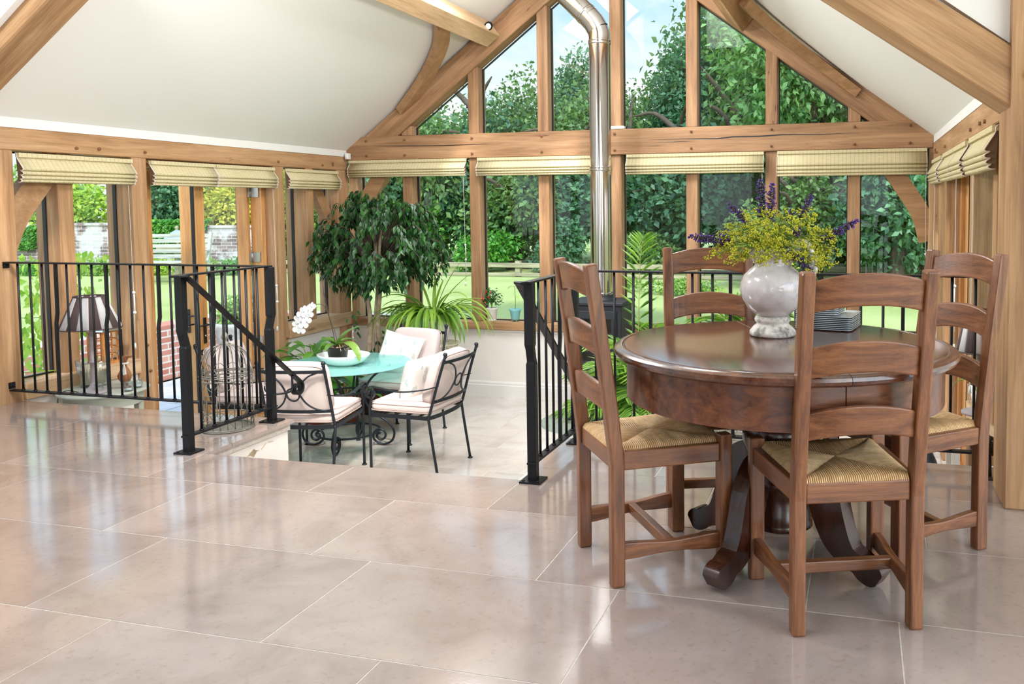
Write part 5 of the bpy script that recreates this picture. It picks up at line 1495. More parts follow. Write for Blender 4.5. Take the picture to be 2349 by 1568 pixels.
pipe('pipe', [(SX-.10, SY, 2.95), (SX-.80, SY, 3.65)], .1)
m = MB(); d1 = Vector((-.7071, 0, .7071)); c = Vector((SX-.13, SY, 2.98)); m.tube([c-d1*.01, c+d1*.01], .104, 40); m.build('joint_band', 'flue_steel', e)
def palm(c, label, n, hgt, seed, potr=.15, pot='white_ceramic', tall=0):
    c = Vector(c); e = empty('potted_palm', c, 0, label, 'plant'); rr = random.Random(seed)
    m = MB(); m.lathe([(0, 0), (potr*.8, 0), (potr, potr*1.7), (potr*.92, potr*1.7), (potr*.85, potr*1.5), (0, potr*1.45)], c, 28); m.build('pot', pot, e)
    st = MB(); P, U, Nn, S = [], [], [], []
    fronds = [(rr.uniform(0, 2*PI), rr.uniform(.55, 1.15)*hgt, rr.uniform(.25, .85)) for _ in range(n)]
    if tall: fronds[0] = (R(20), tall, .06)
    for az, h, sp_ in fronds:
        b = c+Vector((rr.uniform(-.04, .04), rr.uniform(-.04, .04), potr*1.5)); d = Vector((math.cos(az), math.sin(az), 0))
        L_ = h*.5
        path = catmull([b, b+d*(.05*sp_)+Vector((0, 0, h*.45)), b+d*(.28*sp_)+Vector((0, 0, h*.85)), b+d*(.75*sp_)+Vector((0, 0, h*(1.02-.25*sp_)))], 8)
        st.tube(path, [.006-.0045*i/(len(path)-1) for i in range(len(path))], 5, caps=False)
        k0 = int(len(path)*.34)
        for i in range(k0, len(path)):
            t = (i-k0)/(len(path)-k0); tg = (path[min(i+1, len(path)-1)]-path[i-1]).normalized(); sd = tg.cross(Vector((0, 0, 1)))
            if sd.length < .05: sd = Vector((1, 0, 0))
            sd.normalize()
            if sp_ < .1: sd = Vector((.97, -.25, 0))
            for s in (-1, 1):
                for q in ((0, .5) if sp_ > .1 else (0, .45)):
                    pp = path[i]+tg*(.02*q)
                    P.append(pp); U.append(tg*.75+sd*s*(1.0-.45*t)+Vector((0, 0, -.10-.25*sp_))); Nn.append(Vector((0, 0, 1))*.8+Vector((rr.gauss(0, .2), -.5, 0))); S.append(((.19 if sp_ < .1 else .24)*math.sin(PI*(.2+.75*t))+.03)*rr.uniform(.85, 1.1))
    st.build('fronds', 'palm_stem', e)
    leaf_cloud('leaflets', P, U, Nn, S, 'leaf_palm', e, None, .085, None, fold=.2, droop=.08)
    return e
palm((-1.70, 6.55, ZL), 'tall feathery palm with an upright frond beside the black stove', 8, .72, 3, tall=1.46)
palm((-1.48, 5.75, ZL), 'shorter bushy palm on the floor behind the left dining chair', 22, .70, 6, .13)
palm((-.95, 7.25, ZL), 'small grey-green palm near the gable, seen behind the dining chairs', 12, .95, 12, .13)

# wicker armchair
wc = Vector((-.78, 6.45, ZL))
e = empty('wicker_armchair', wc, 0, 'pale grey wicker armchair on the lower floor beyond the dining table', 'chair')
def wicker_panel(m, p0, u, v, nu, nv, r=.008):
    p0, u, v = Vector(p0), Vector(u), Vector(v); nrm = u.cross(v).normalized()
    for i in range(nu+1):
        a = p0+u*(i/nu); m.tube([a, a+v], r*.8, 4)
    for j in range(nv+1):
        b = p0+v*(j/nv); m.tube([b+u*(k/(nu*2))+nrm*(r*.7*(1 if (k+j) % 2 else -1)) for k in range(nu*2+1)], r, 4, caps=False)
m = MB(); wicker_panel(m, wc+Vector((-.33, -.30, .12)), (0, .6, 0), (0, 0, .46), 12, 22); wicker_panel(m, wc+Vector((.33, -.30, .12)), (0, .6, 0), (0, 0, .46), 12, 22); m.build('side_panel', 'wicker', e)
m = MB(); wicker_panel(m, wc+Vector((-.33, -.30, .12)), (.66, 0, 0), (0, 0, .28), 13, 14); m.build('front_panel', 'wicker', e)
m = MB(); wicker_panel(m, wc+Vector((-.33, .30, .12)), (.66, 0, 0), (0, .08, .62), 13, 28); m.build('backrest', 'wicker', e)
m = MB(); m.superell(wc+Vector((0, 0, .44)), .31, .29, .06, .5, .25); m.build('seat_cushion', 'cushion_fabric', e)
for sx in (-.31, .31):
    for sy in (-.28, .28): m = MB(); m.tube([wc+Vector((sx, sy, 0)), wc+Vector((sx, sy, .14))], .022, 8); m.build('leg', 'wicker', e)

# ------------------------------------------------------------------ left corner: console table with lamp and ornaments
cx, cy, ct = -4.96, 4.55, .022
e = empty('side_table', (cx, cy, ZL), 0, 'round grey-green painted side table behind the left railing', 'table')
m = MB(); m.lathe([(0, ct-.022), (.262, ct-.022), (.275, ct-.014), (.275, ct-.006), (.268, ct), (0, ct)], (cx, cy, 0), 56, cap=False); o = m.build('tabletop', 'console_paint', e); o.modifiers.new('es', 'EDGE_SPLIT').split_angle = R(40)
m = MB(); m.lathe([(.235, ct-.10), (.235, ct-.022)], (cx, cy, 0), 40, cap=False); m.lathe([(.223, ct-.10), (.223, ct-.022)], (cx, cy, 0), 40, cap=False); m.lathe([(.223, ct-.10), (.235, ct-.10)], (cx, cy, 0), 40, cap=False); m.build('apron', 'console_paint', e)
for a in (-125, -50, 35, 140):
    p = Vector((cx+.205*math.cos(R(a)), cy+.205*math.sin(R(a)), 0)); m = MB(); m.strap([p+Vector((0, 0, ct-.03)), p+Vector((0, 0, ct-.12)), p+Vector((0, 0, ZL))], lambda i: .042 if i < 2 else .026, lambda i: .042 if i < 2 else .026, up=(1, 0, 0)); m.build('leg', 'console_paint', e)
def table_lamp(c, label, H=.60, rb=.205, rt=.105, hs=.215, pleats=0):
    c = Vector(c); e = empty('table_lamp', c, 0, label, 'lamp', 'striped shade table lamps')
    m = MB(); m.lathe([(0, 0), (.088, 0), (.088, .012), (.070, .020), (.035, .032), (.018, .055), (.012, .07)], c, 32, cap=False); m.build('base', 'lamp_stem', e)
    m = MB(); m.lathe([(.012, .06), (.012, .20), (.019, .203), (.019, .212), (.012, .215), (.012, H-hs-.07), (.018, H-hs-.065), (.018, H-hs-.055), (.012, H-hs-.05), (.012, H-hs+.02), (.016, H-hs+.02), (.016, H-.12), (0, H-.12)], c, 16, cap=False); m.build('pole', 'lamp_stem', e)
    n = 16
    for kind, off, mat in (('stripe', 0, 'shade_dark'), ('panel', 1, 'shade_light')):
        m = MB()
        for k in range(n):
            if k % 2 != off: continue
            w0, w1 = (k-.0)/n, (k+1.0)/n
            vs = []; 
            for j in range(5):
                a = 2*PI*(w0+(w1-w0)*j/4)
                vs += [c+Vector((rb*math.cos(a), rb*math.sin(a), H-hs)), c+Vector((rt*math.cos(a), rt*math.sin(a), H))]
            m.add(vs, [(2*j, 2*j+2, 2*j+3, 2*j+1) for j in range(4)], .5, True)
        o = m.build('lamp_shade', mat, e); o.modifiers.new('s', 'SOLIDIFY').thickness = .002
        o['label'] = 'dark brown stripes of the shade' if off == 0 else 'pale panels of the shade'
    m = MB()
    for r, z in ((rb, H-hs), (rt, H)): m.tube([c+Vector((r*math.cos(2*PI*i/40), r*math.sin(2*PI*i/40), z)) for i in range(40)], .004, 6, closed=True)
    m.build('shade_rim', 'shade_dark', e)
    return e
table_lamp((-4.905, 4.42, ct), 'table lamp with a brown and white striped shade on the grey-green side table', .645, .182, .092, .208)
m = MB(); m.tube(catmull([(-4.99, 4.39, ct+.006), (-5.03, 4.345, ct+.025), (-5.07, 4.32, ct+.005), (-5.075, 4.305, ct-.06), (-5.07, 4.30, -.3), (-5.06, 4.30, ZL+.01)], 6), .003, 6)
tag(m.build('lamp_cord', 'black_plastic'), 'black lamp flex hanging over the front of the side table', 'cord')
c = Vector((-5.10, 4.60, ct))
e = empty('jar_candle', c, 0, 'big glass jar candle of cream wax behind the lamp stem', 'candle')
m = MB(); m.lathe([(0, 0), (.078, 0), (.082, .01), (.104, .185), (.101, .185), (.079, .02), (0, .018)], c, 40, cap=False); m.build('jar', 'jar_glass', e)
m = MB(); m.lathe([(0, .022), (.078, .022), (.096, .145), (0, .142)], c, 36, cap=False); m.build('wax', 'wax', e)
m = MB(); m.tube([c+Vector((0, 0, .14)), c+Vector((0, 0, .16))], .002, 5); m.build('wick', 'black_plastic', e)
# wooden duck with a neck ribbon
c = Vector((-4.835, 4.60, ct))
e = empty('wooden_duck', c, 0, 'carved wooden duck with a white neck ribbon on the side table', 'ornament')
m = MB()
body = catmull([(-.02, 0, .055), (.0, 0, .075), (.005, 0, .115), (.0, 0, .150), (.002, 0, .180), (.012, 0, .205), (.028, 0, .216)], 4)
rad = [.012, .030, .038, .042, .043, .042, .040, .036, .032, .027, .023, .020, .018, .017, .016, .015, .0155, .0165, .018, .0195, .020, .019, .017, .014, .010]
m.tube([c+p for p in body], rad[:len(body)], 14); m.build('body', 'duck_wood', e)
m = MB(); m.strap([c+Vector((.025, 0, .213)), c+Vector((.05, 0, .214)), c+Vector((.078, -.004, .224))], lambda i: [.022, .018, .012][i], lambda i: [.016, .009, .005][i]); m.build('bill', 'duck_wood', e, bevel=.002)
for s in (-1, 1):
    m = MB(); m.tube([c+Vector((0, s*.014, .08)), c+Vector((.004, s*.014, .01))], .008, 8); m.superell(c+Vector((.012, s*.016, .007)), .024, .013, .007, .6, .8, 12, 6); m.build('foot', 'duck_wood', e)
m = MB(); m.tube([c+Vector((.004+.022*math.cos(a), .022*math.sin(a), .170)) for a in [2*PI*i/16 for i in range(16)]], .007, 6, closed=True); m.prism([c+Vector((.02, -.02, .17)), c+Vector((.045, -.03, .10)), c+Vector((.015, -.035, .09))], (.002, .004, 0)); m.build('ribbon', 'cord_white', e)
jr = None
for k, (x, y, lab) in enumerate([(-4.86, 4.42, 'small clear glass jar nearest the table edge, in front of the duck'), (-4.72, 4.52, 'small clear glass jar at the right end of the side table'), (-4.93, 4.70, 'small clear glass jar at the back between candle and duck'), (-4.755, 4.63, 'small clear glass jar close behind the duck')]):
    if jr is None:
        e = empty('tea_light_jar', (x, y, ct), 0, lab, 'jar', 'little glass jars', local=True)
        m = MB(); m.lathe([(0, 0), (.026, 0), (.030, .006), (.030, .040), (.024, .048), (.024, .053), (.028, .055), (.028, .064), (.025, .064), (.022, .05), (.027, .038), (.026, .008), (0, .006)], (0, 0, 0), 24, cap=False); m.build('glass', 'jar_glass', e).name = 'jar_body'
        m = MB(); m.lathe([(0, .008), (.018, .008), (.018, .020), (0, .020)], (0, 0, 0), 16, cap=False); m.build('tea_light', 'jar_glass_white', e)
        jr = e
    else:
        q = copy_tree(jr); q.location = (x, y, ct); q['label'] = lab
# lantern on the left sill
c = Vector((-5.355, 4.93, .111)); w = .068
e = empty('lantern', c, 0, 'wooden lantern with a shiny metal roof on the left window sill', 'lantern')
m = MB(); m.box(c.x-w-.008, c.x+w+.008, c.y-w-.008, c.y+w+.008, c.z, c.z+.014); m.box(c.x-w-.008, c.x+w+.008, c.y-w-.008, c.y+w+.008, c.z+.226, c.z+.24)
for sx in (-1, 1):
    for sy in (-1, 1): m.box(c.x+sx*w-.007, c.x+sx*w+.007, c.y+sy*w-.007, c.y+sy*w+.007, c.z+.01, c.z+.23)
for sx in (-1, 1):
    for k in (-.33, .0, .33): m.box(c.x+sx*w-.003, c.x+sx*w+.003, c.y+k*w*2-.003, c.y+k*w*2+.003, c.z+.01, c.z+.23); m.box(c.x+k*w*2-.003, c.x+k*w*2+.003, c.y+sx*w-.003, c.y+sx*w+.003, c.z+.01, c.z+.23)
    for z in (.065, .12, .175): m.box(c.x+sx*w-.003, c.x+sx*w+.003, c.y-w, c.y+w, c.z+z-.003, c.z+z+.003); m.box(c.x-w, c.x+w, c.y+sx*w-.003, c.y+sx*w+.003, c.z+z-.003, c.z+z+.003)
m.build('frame', 'lantern_wood', e)
m = MB(); pr = [(w+.022, .24), (w+.016, .248), (w*.62, .285), (w*.35, .29), (w*.3, .31), (.0, .315)]; vs = []; 
for r, z in pr:
    for sx, sy in ((-1, -1), (1, -1), (1, 1), (-1, 1)): vs.append((c.x+sx*r, c.y+sy*r, c.z+z))
fs = [(3, 2, 1, 0)]+[(i*4+j, i*4+(j+1) % 4, (i+1)*4+(j+1) % 4, (i+1)*4+j) for i in range(len(pr)-1) for j in range(4)]
m.add(vs, fs); m.build('roof', 'chrome', e)
m = MB(); m.box(c.x+w+.004, c.x+w+.008, c.y+.045, c.y+.06, c.z+.17, c.z+.20); m.box(c.x+w+.004, c.x+w+.008, c.y+.045, c.y+.06, c.z+.05, c.z+.08); m.build('hinge', 'hinge_steel', e)
m = MB(); strap_leaf(m, (-5.37, 4.62, .113), R(-97), .42, .045, .14, -.08, 0, 10, .75, .3); tag(m.build('cut_leaf', 'leaf_climber'), 'single long bright green leaf lying along the left window sill', 'leaf')

# ------------------------------------------------------------------ birdcage on the upper floor
BX, BY, BR = -3.447, 3.955, .134
c = Vector((BX, BY, 0))
e = empty('birdcage', c, 0, 'ornamental grey wire birdcage with a domed top behind the left railing', 'birdcage')
def ring(m, r, z, w=.0035, n=40): m.tube([c+Vector((r*math.cos(2*PI*i/n), r*math.sin(2*PI*i/n), z)) for i in range(n)], w, 6, closed=True)
m = MB(); ring(m, BR, .012, .006); ring(m, BR, .07); ring(m, BR+.004, .285, .004); ring(m, BR+.004, .305, .004); ring(m, BR, .315)
nb = 22
for k in range(nb):
    a = 2*PI*k/nb; d = Vector((math.cos(a), math.sin(a), 0))
    m.tube([c+d*BR+Vector((0, 0, .012)), c+d*BR+Vector((0, 0, .31))], .0021, 5)
m.build('wire_wall', 'cage_wire', e)
m = MB()
for k in range(nb):
    a = 2*PI*k/nb; d = Vector((math.cos(a), math.sin(a), 0))
    m.tube([c+d*(BR*1.03*math.cos(t)**.8)+Vector((0, 0, .312+.165*math.sin(t))) for t in [PI/2*i/9*.985 for i in range(10)]], .0021, 5, caps=False)
ring(m, .030, .475, .003, 16)
dm = m.build('dome', 'cage_wire', e)
m = MB()
for (z0, sgn) in ((.012, 1), (.285, -1), (.305, 1), (.075, 1)):
    for k in range(nb//2):
        a0 = 2*PI*k/(nb/2); pts = []
        for i in range(9):
            t = i/8; a = a0+2*PI/(nb/2)*t; d = Vector((math.cos(a), math.sin(a), 0)); rr_ = BR+.003-(.018 if z0 == .305 else 0)*math.sin(PI*t)
            pts.append(c+d*rr_+Vector((0, 0, z0+sgn*.048*math.sin(PI*t)**.7)))
        m.tube(pts, .0019, 5, caps=False)
m.build('scroll_band', 'cage_wire', e)
m = MB(); a0, a1 = R(-100), R(-70)
def cp(a, z, r=BR+.006): return c+Vector((r*math.cos(a), r*math.sin(a), z))
m.tube([cp(a0, .10), cp((a0+a1)/2, .10), cp(a1, .10), cp(a1, .21), cp((a0+a1)/2, .21), cp(a0, .21)], .003, 5, closed=True); m.box(cp(a1, 0).x-.003, cp(a1, 0).x+.005, cp(a1, 0).y-.004, cp(a1, 0).y, .14, .17)
m.build('door', 'cage_wire', e)
m = MB(); m.lathe([(.022, .474), (.028, .480), (.018, .488), (.012, .495), (.012, .503), (.019, .512), (.020, .524), (.012, .538), (.005, .546), (.0, .552)], c, 16, cap=False); m.build('finial', 'cage_wire', e)
m = MB(); m.lathe([(0, .004), (BR-.002, .004), (BR-.002, .008), (0, .008)], c, 32, cap=False); ring(m, BR+.003, .005, .005); m.build('base', 'cage_wire', e)

# ------------------------------------------------------------------ right-hand corner beyond the balustrade
rx_, ry_ = .34, 5.02
e = empty('console_table', (rx_, ry_, ZL), 0, 'white side table beyond the railing at the right, partly hidden by the right chair', 'table')
m = MB(); m.box(rx_-.22, rx_+.22, ry_-.2, ry_+.2, -.05, -.02); m.build('tabletop', 'plaster', e, bevel=.006)
for sx in (-.18, .18):
    for sy in (-.16, .16): m = MB(); m.box(rx_+sx-.02, rx_+sx+.02, ry_+sy-.02, ry_+sy+.02, ZL, -.05); m.build('leg', 'plaster', e)
table_lamp((.625, 4.80, .111), 'second table lamp with a striped shade, half hidden behind the right chair', .56, .12, .075, .22)
c = Vector((.665, 5.035, .111))
e = empty('sill_orchid', c, 0, 'green leaved orchid in a white pot on the right window sill', 'plant')
m = MB(); m.lathe([(0, 0), (.045, 0), (.060, .11), (.056, .11), (.042, .01), (0, .09)], c, 28, cap=False); m.build('pot', 'white_ceramic', e)
m = MB(); 
for az, ln, ri in ((R(20), .20, 1.1), (R(160), .18, .9), (R(-100), .17, .7), (R(90), .15, .9), (R(-60), .18, 1.2)): strap_leaf(m, c+Vector((0, 0, .09)), az, ln, .055, ri, .9, 0, 10, .9, .3, .6)
m.build('leaves', 'leaf_orchid', e)
# heron
c = Vector((.36, 4.55, ZL+.0))
e = empty('heron_sculpture', c, 0, 'dark metal heron sculpture standing beyond the right-hand railing', 'sculpture')
m = MB(); m.tube([c+p for p in catmull([(-.02, .05, .50), (.0, .0, .56), (.01, -.02, .62), (-.015, -.01, .70), (-.03, .0, .78), (-.02, 0, .86), (.01, .0, .895), (.04, 0, .89)], 5)], [.03, .06, .075, .085, .085, .075, .06, .048, .038, .032, .028, .025, .023, .021, .020, .019, .018, .017, .016, .016, .016, .016, .016, .016, .017, .018, .019, .02, .021, .021, .021, .02, .019, .018, .016, .012][:36], 12)
m.build('body', 'heron_metal', e)
m = MB(); m.tube([c+Vector((.045, 0, .888)), c+Vector((.09, 0, .878)), c+Vector((.15, 0, .862))], [.011, .007, .0015], 8); m.build('beak', 'heron_metal', e)
for s in (-1, 1): m = MB(); m.tube([c+Vector((0, s*.02, .56)), c+Vector((.01, s*.025, .28)), c+Vector((0, s*.03, .0))], .006, 6); m.box(c.x-.02, c.x+.05, c.y+s*.03-.012, c.y+s*.03+.012, c.z, c.z+.006); m.build('leg', 'heron_metal', e)
# dark wicker bird on the wall base
c = Vector((.555, 4.05, .0))
e = empty('wicker_bird', (.555, 4.05, 0), 0, 'dark brown woven twig bird perched low beside the big right post', 'ornament')
rr = random.Random(8); m = MB()
for k in range(46):
    a = rr.uniform(0, PI*2); t = rr.uniform(-.6, .6); pts = [Vector((.555+.058*math.cos(q)*math.cos(a), 4.05+.075*math.sin(q), .145+.045*math.cos(q)*math.sin(a)+t*.01)) for q in [i*PI/8-PI/2 for i in range(9)]]
    m.tube(pts, .0032, 4, caps=False)
for k in range(12):
    q = -PI/2+PI*(k+.5)/12; m.tube([Vector((.555+.060*math.cos(q)*math.cos(a), 4.05+.075*math.sin(q), .145+.046*math.cos(q)*math.sin(a))) for a in [2*PI*i/16 for i in range(16)]], .003, 4, closed=True)
m.build('body', 'wicker_brown', e)
m = MB()
for s in (-1, 1): m.tube([(.555+s*.02, 4.05, .11), (.555+s*.022, 4.045, .004)], .011, 6); m.strap([(.555+s*.022, 4.05, .004), (.555+s*.022, 4.00, .004)], .02, .008)
m.build('feet', 'wicker_brown', e)
# ------------------------------------------------------------------ the garden
ZG = -.15
# lawn, with the sunk patio cut out along the left wall
m = MB()
m.box(-60, -7.78, -20, 9.2, ZG-.1, ZG); m.box(-60, 40, 9.2, 60, ZG-.1, ZG); m.box(1.1, 40, -20, 9.2, ZG-.1, ZG); m.box(-5.5, 1.1, 8.35, 9.2, ZG-.1, ZG)
tag(m.build('lawn', 'lawn_grass'), 'mown green lawn around the house', kind='structure')
m = MB(); rr = random.Random(31)
y = -2.0
while y < 9.2:
    x = -7.7+rr.uniform(-.3, 0)
    while x < -5.5:
        w = rr.choice([.45, .6, .75]); m.box(max(x, -7.68)+.006, min(x+w, -5.5)-.006, y+.006, min(y+.5, 9.2)-.006, ZL-.06, ZL-.03, rr.random()); x += w
    y += .5
tag(m.build('patio', 'paving'), 'grey flagstone patio outside the garden doors', kind='structure')
m = MB(); m.box(-7.9, -5.4, -2, 9.3, ZL-.2, ZL-.045); tag(m.build('ground', 'soil'), kind='structure')
m = MB(); m.box(-8.0, -7.72, -2, 9.4, ZL-.03, ZG+.04); m.box(-7.9, -5.5, 9.2, 9.45, ZL-.03, ZG+.04)
tag(m.build('garden_retaining_wall', 'red_brick', bevel=.01), 'low red brick retaining wall between patio and lawn', 'garden wall', kind='structure')

# old whitewashed garden wall beyond the left lawn
wa, wb = Vector((-19.6, 13.8, 0)), Vector((-12.0, 15.4, 0)); d = (wb-wa).normalized(); nn = Vector((-d.y, d.x, 0))
m = MB(); Lw = (wb-wa).length; m.box(0, Lw*.22, -.15, .15, 0, 1.06); m.box(Lw*.22, Lw*.33, -.15, .15, 0, .93); m.box(Lw*.33, Lw*.62, -.15, .15, 0, 1.02); m.box(Lw*.62, Lw, -.15, .15, 0, .95)
m.box(-.02, Lw*.22, -.18, .18, 1.06, 1.11); m.box(Lw*.33, Lw*.62, -.18, .18, 1.02, 1.07); m.box(Lw*.62, Lw, -.18, .18, .95, 1.0)
o = m.build('old_garden_wall', 'old_wall', None, origin=(0, 0, 0)); o.location = wa+Vector((0, 0, ZG)); o.rotation_euler = (0, 0, math.atan2(d.y, d.x))
tag(o, 'old brick garden wall with flaking whitewash and ivy across the left lawn', 'garden wall', kind='structure')

# ---- foliage helpers
def blob_leaves(n, c, r, size, jit=.35, shell=.55, down=.25, lumps=7, seed=1, flat=0):
    """leaves scattered through a lumpy crown"""
    rs = np.random.RandomState(seed); c = np.array(c, float); r = np.array(r, float)
    lc = rs.randn(lumps, 3); lc /= np.linalg.norm(lc, axis=1, keepdims=True); lc *= .55*rs.rand(lumps, 1)**.4; lr = rs.uniform(.38, .62, lumps)
    k = rs.randint(0, lumps, n); v = rs.randn(n, 3); v /= np.linalg.norm(v, axis=1, keepdims=True)
    rad = (shell+(1-shell)*rs.rand(n))[:, None]
    q = lc[k]+v*rad*lr[k][:, None]
    P = c+q*r
    U = v*.6+rs.randn(n, 3)*.6-np.array([0, 0, down]); Nn = v*.5+rs.randn(n, 3)*.5+np.array([0, 0, .6])
    return P, U, Nn, size*rs.uniform(.7, 1.3, n), rs.rand(n)*.7+rs.rand(lumps)[k]*.3
def bush(name, c, r, n, size, mat, label, cat='shrub', group=None, seed=1, lumps=9, stem=True, aspect=.6):
    e = empty(name, (c[0], c[1], ZG), 0, label, cat, group)
    P, U, Nn, S, q = blob_leaves(n, c, r, size, seed=seed, lumps=lumps)
    P[:, 2] = np.maximum(P[:, 2], ZG+.02)
    leaf_cloud('foliage', P, U, Nn, S, mat, e, None, aspect, q)
    if stem:
        m = MB(); m.tube([(c[0], c[1], ZG), (c[0]+.03, c[1], c[2])], [.05*r[2], .02*r[2]], 7); m.build('stem', 'bark_dark', e)
    return e
# ---- trees : a few crowns, then turned and resized copies
def make_tree(mat, seed, label, n=13000, size=.135, lumps=16, R0=(1.9, 1.9, 2.6), hz=3.3, aspect=.6):
    e = empty('garden_tree', (0, 0, 0), 0, label, 'tree', local=True)
    P, U, Nn, S, q = blob_leaves(n, (0, 0, hz), R0, size, seed=seed, lumps=lumps, shell=.35)
    leaf_cloud('foliage', P, U, Nn, S, mat, e, (0, 0, 0), aspect, q, droop=.1)
    rr = random.Random(seed); m = MB()
    m.tube(catmull([(0, 0, -.1), (.05, .02, .9), (-.04, 0, 1.9), (.03, .05, hz)], 5), [.17-.13*i/15 for i in range(16)], 9)
    for k in range(11):
        a = rr.uniform(0, 6.28); z = rr.uniform(.7, 2.6); l = rr.uniform(.6, 1.15)
        m.tube(catmull([(0, 0, z), (l*.5*math.cos(a), l*.5*math.sin(a), z+.35), (l*math.cos(a), l*math.sin(a), z+rr.uniform(.3, .8))], 4), [.06, .055, .05, .045, .04, .033, .028, .02, .012], 6)
    m.build('trunk', 'bark_dark', e)
    return e
GRP = 'broadleaf trees in the row beyond the post and rail fence'
LAB = 'leafy broadleaf tree in the dense row beyond the post and rail fence'
A = make_tree('leaf_tree', 1, LAB); B = make_tree('leaf_tree_blue', 2, LAB); Cc = make_tree('leaf_tree', 3, LAB, lumps=20, R0=(2.1, 2.1, 2.2), hz=2.6)
spots = [(-17.5, 19.5, 1.2, 5.2), (-15.2, 20.6, 1.3, 5.4), (-13.2, 19.2, 1.15, 4.8), (-11.6, 20.5, 1.0, 4.0), (-10.2, 18.8, .9, 3.7), (-9.0, 20.3, .95, 4.3), (-7.9, 18.6, .85, 4.4), (-6.9, 20.2, .8, 5.3), (-5.9, 18.7, .8, 4.5), (-4.7, 20.6, .8, 4.9), (-3.8, 18.9, .9, 5.3), (-2.5, 20.3, 1.1, 7.6), (-1.6, 18.6, 1.15, 7.8),
         (-.3, 20.2, 1.5, 9.0), (.9, 18.8, 1.3, 7.6), (2.3, 20.2, 1.5, 7.6), (4.0, 18.7, 1.3, 6.5), (6.5, 19.0, 1.4, 6.5)]
rr = random.Random(77)
for i, (x, y, s, h) in enumerate(spots):
    src = (A, B, Cc)[i % 3]
    o = src if i < 3 else copy_tree(src)
    o.location = (x, y, ZG); o.rotation_euler = (0, 0, rr.uniform(0, 6.28)); o.scale = (s, s, h/(5.5 if i % 3 != 2 else 4.5))
    o['group'] = GRP
D = make_tree('leaf_tree', 9, 'dense low hedge tree just behind the post and rail fence', 6500, .13, 14, (1.45, .95, 1.45), 1.3)
D2 = make_tree('leaf_tree_blue', 10, 'dense low hedge tree just behind the post and rail fence', 6500, .13, 14, (1.45, .95, 1.45), 1.3)
for i in range(17):
    src = (D, D2)[i % 2]; o = src if i < 2 else copy_tree(src)
    o.location = (-14.6+1.22*i, 17.0+.35*(i % 3), ZG); o.rotation_euler = (0, 0, PI*(i % 2)+rr.uniform(-.4, .4)); s = rr.uniform(.95, 1.25); o.scale = (s, s, s*rr.uniform(.9, 1.25)); o['group'] = 'hedge trees behind the fence'
for i, (x, y, s) in enumerate([(-1.0, 13.7, .8), (.55, 13.6, .95), (1.9, 13.9, 1.0)]):
    o = copy_tree((D, D2)[i % 2]); o.location = (x, y, ZG); o.rotation_euler = (0, 0, 1.0*i); o.scale = (s, s, s*1.0); o['label'] = ['bushy low tree on the lawn directly behind the jug of flowers', 'bushy low tree on the lawn behind the right end of the dining table', 'bushy low tree near the bottom of the right corner brace'][i]
# cherry trees nearer on the right
ch1 = make_tree('leaf_cherry', 5, 'tall bright cherry tree whose leaves fill the upper right gable panes', 12000, .14, 20, (2.3, 1.9, 2.5), 4.0, .5)
ch1.location = (-.75, 14.6, ZG); ch1.scale = (.95, .85, 1.0)
ch2 = copy_tree(ch1); ch2['label'] = 'lower bright cherry tree behind the right end of the gable glazing'; ch2.location = (1.1, 14.6, ZG); ch2.rotation_euler = (0, 0, 2.1); ch2.scale = (.8, .8, .72)
# understorey at the foot of the trees
for i, (x, y, r, h, mt, lab) in enumerate([(-7.6, 16.2, .9, .55, 'leaf_ivy', 'light green bush under the trees, seen above the two sill pots'), (-5.9, 16.3, .7, .75, 'leaf_tree_blue', 'blue-green conical shrub right of the two sill pots'), (-10.4, 16.4, 1.0, .5, 'leaf_tree', 'dark bush under the trees behind the fig'), (-3.9, 16.4, 1.0, .55, 'leaf_tree', 'low dark bush in the trees behind the upright palm frond'), (-1.6, 16.2, 1.1, .8, 'leaf_tree_blue', 'blue-green bush in the trees behind the flower jug'), (.6, 16.0, 1.2, 1.2, 'leaf_ivy', 'green bush in the trees behind the right dining chair'), (-12.6, 16.6, 1.0, .7, 'leaf_ivy', 'green bush where the lawn meets the trees, left of the fig'),
                                             (2.4, 15.6, 1.1, 1.3, 'leaf_cherry', 'pale green bush at the far right edge of the gable view')]):
    bush('garden_shrub', (x, y, ZG+h*.8), (r, .6, h), 2600, .10, mt, lab, seed=40+i)
# left garden: shrubs over the wall and ivy on it
for i, (t, dz, rx, rz, mt, sz, lab) in enumerate([(.03, 1.35, 1.3, .9, 'leaf_bright', .12, 'yellow-green shrub rising over the left end of the old wall'), (.22, 1.65, 1.2, 1.0, 'leaf_border', .13, 'pale pink-tipped shrub above the dip in the old wall'), (.36, 1.3, 1.1, .9, 'leaf_bright', .12, 'yellow-green shrub above the middle of the old wall'),
                                                  (.60, 1.9, 1.5, 1.4, 'leaf_tree_blue', .13, 'dark bushy shrub above the old wall behind the bird table'), (.80, 1.5, 1.2, 1.1, 'leaf_yellow', .12, 'golden leaved shrub above the old wall behind the door'), (.96, 1.6, 1.3, 1.1, 'leaf_bright', .12, 'lime green shrub at the far end of the old wall'), (1.12, 1.2, 1.3, 1.4, 'leaf_tree', .13, 'green shrub beside the far end of the old wall'), (1.3, .9, 1.2, 1.1, 'leaf_ivy', .12, 'light green shrub between the old wall and the trees')]):
    p = wa+d*(Lw*t)+nn*.9
    bush('garden_shrub', (p.x, p.y, ZG+dz), (rx, .8, rz), 3600, sz, mt, lab, seed=60+i)
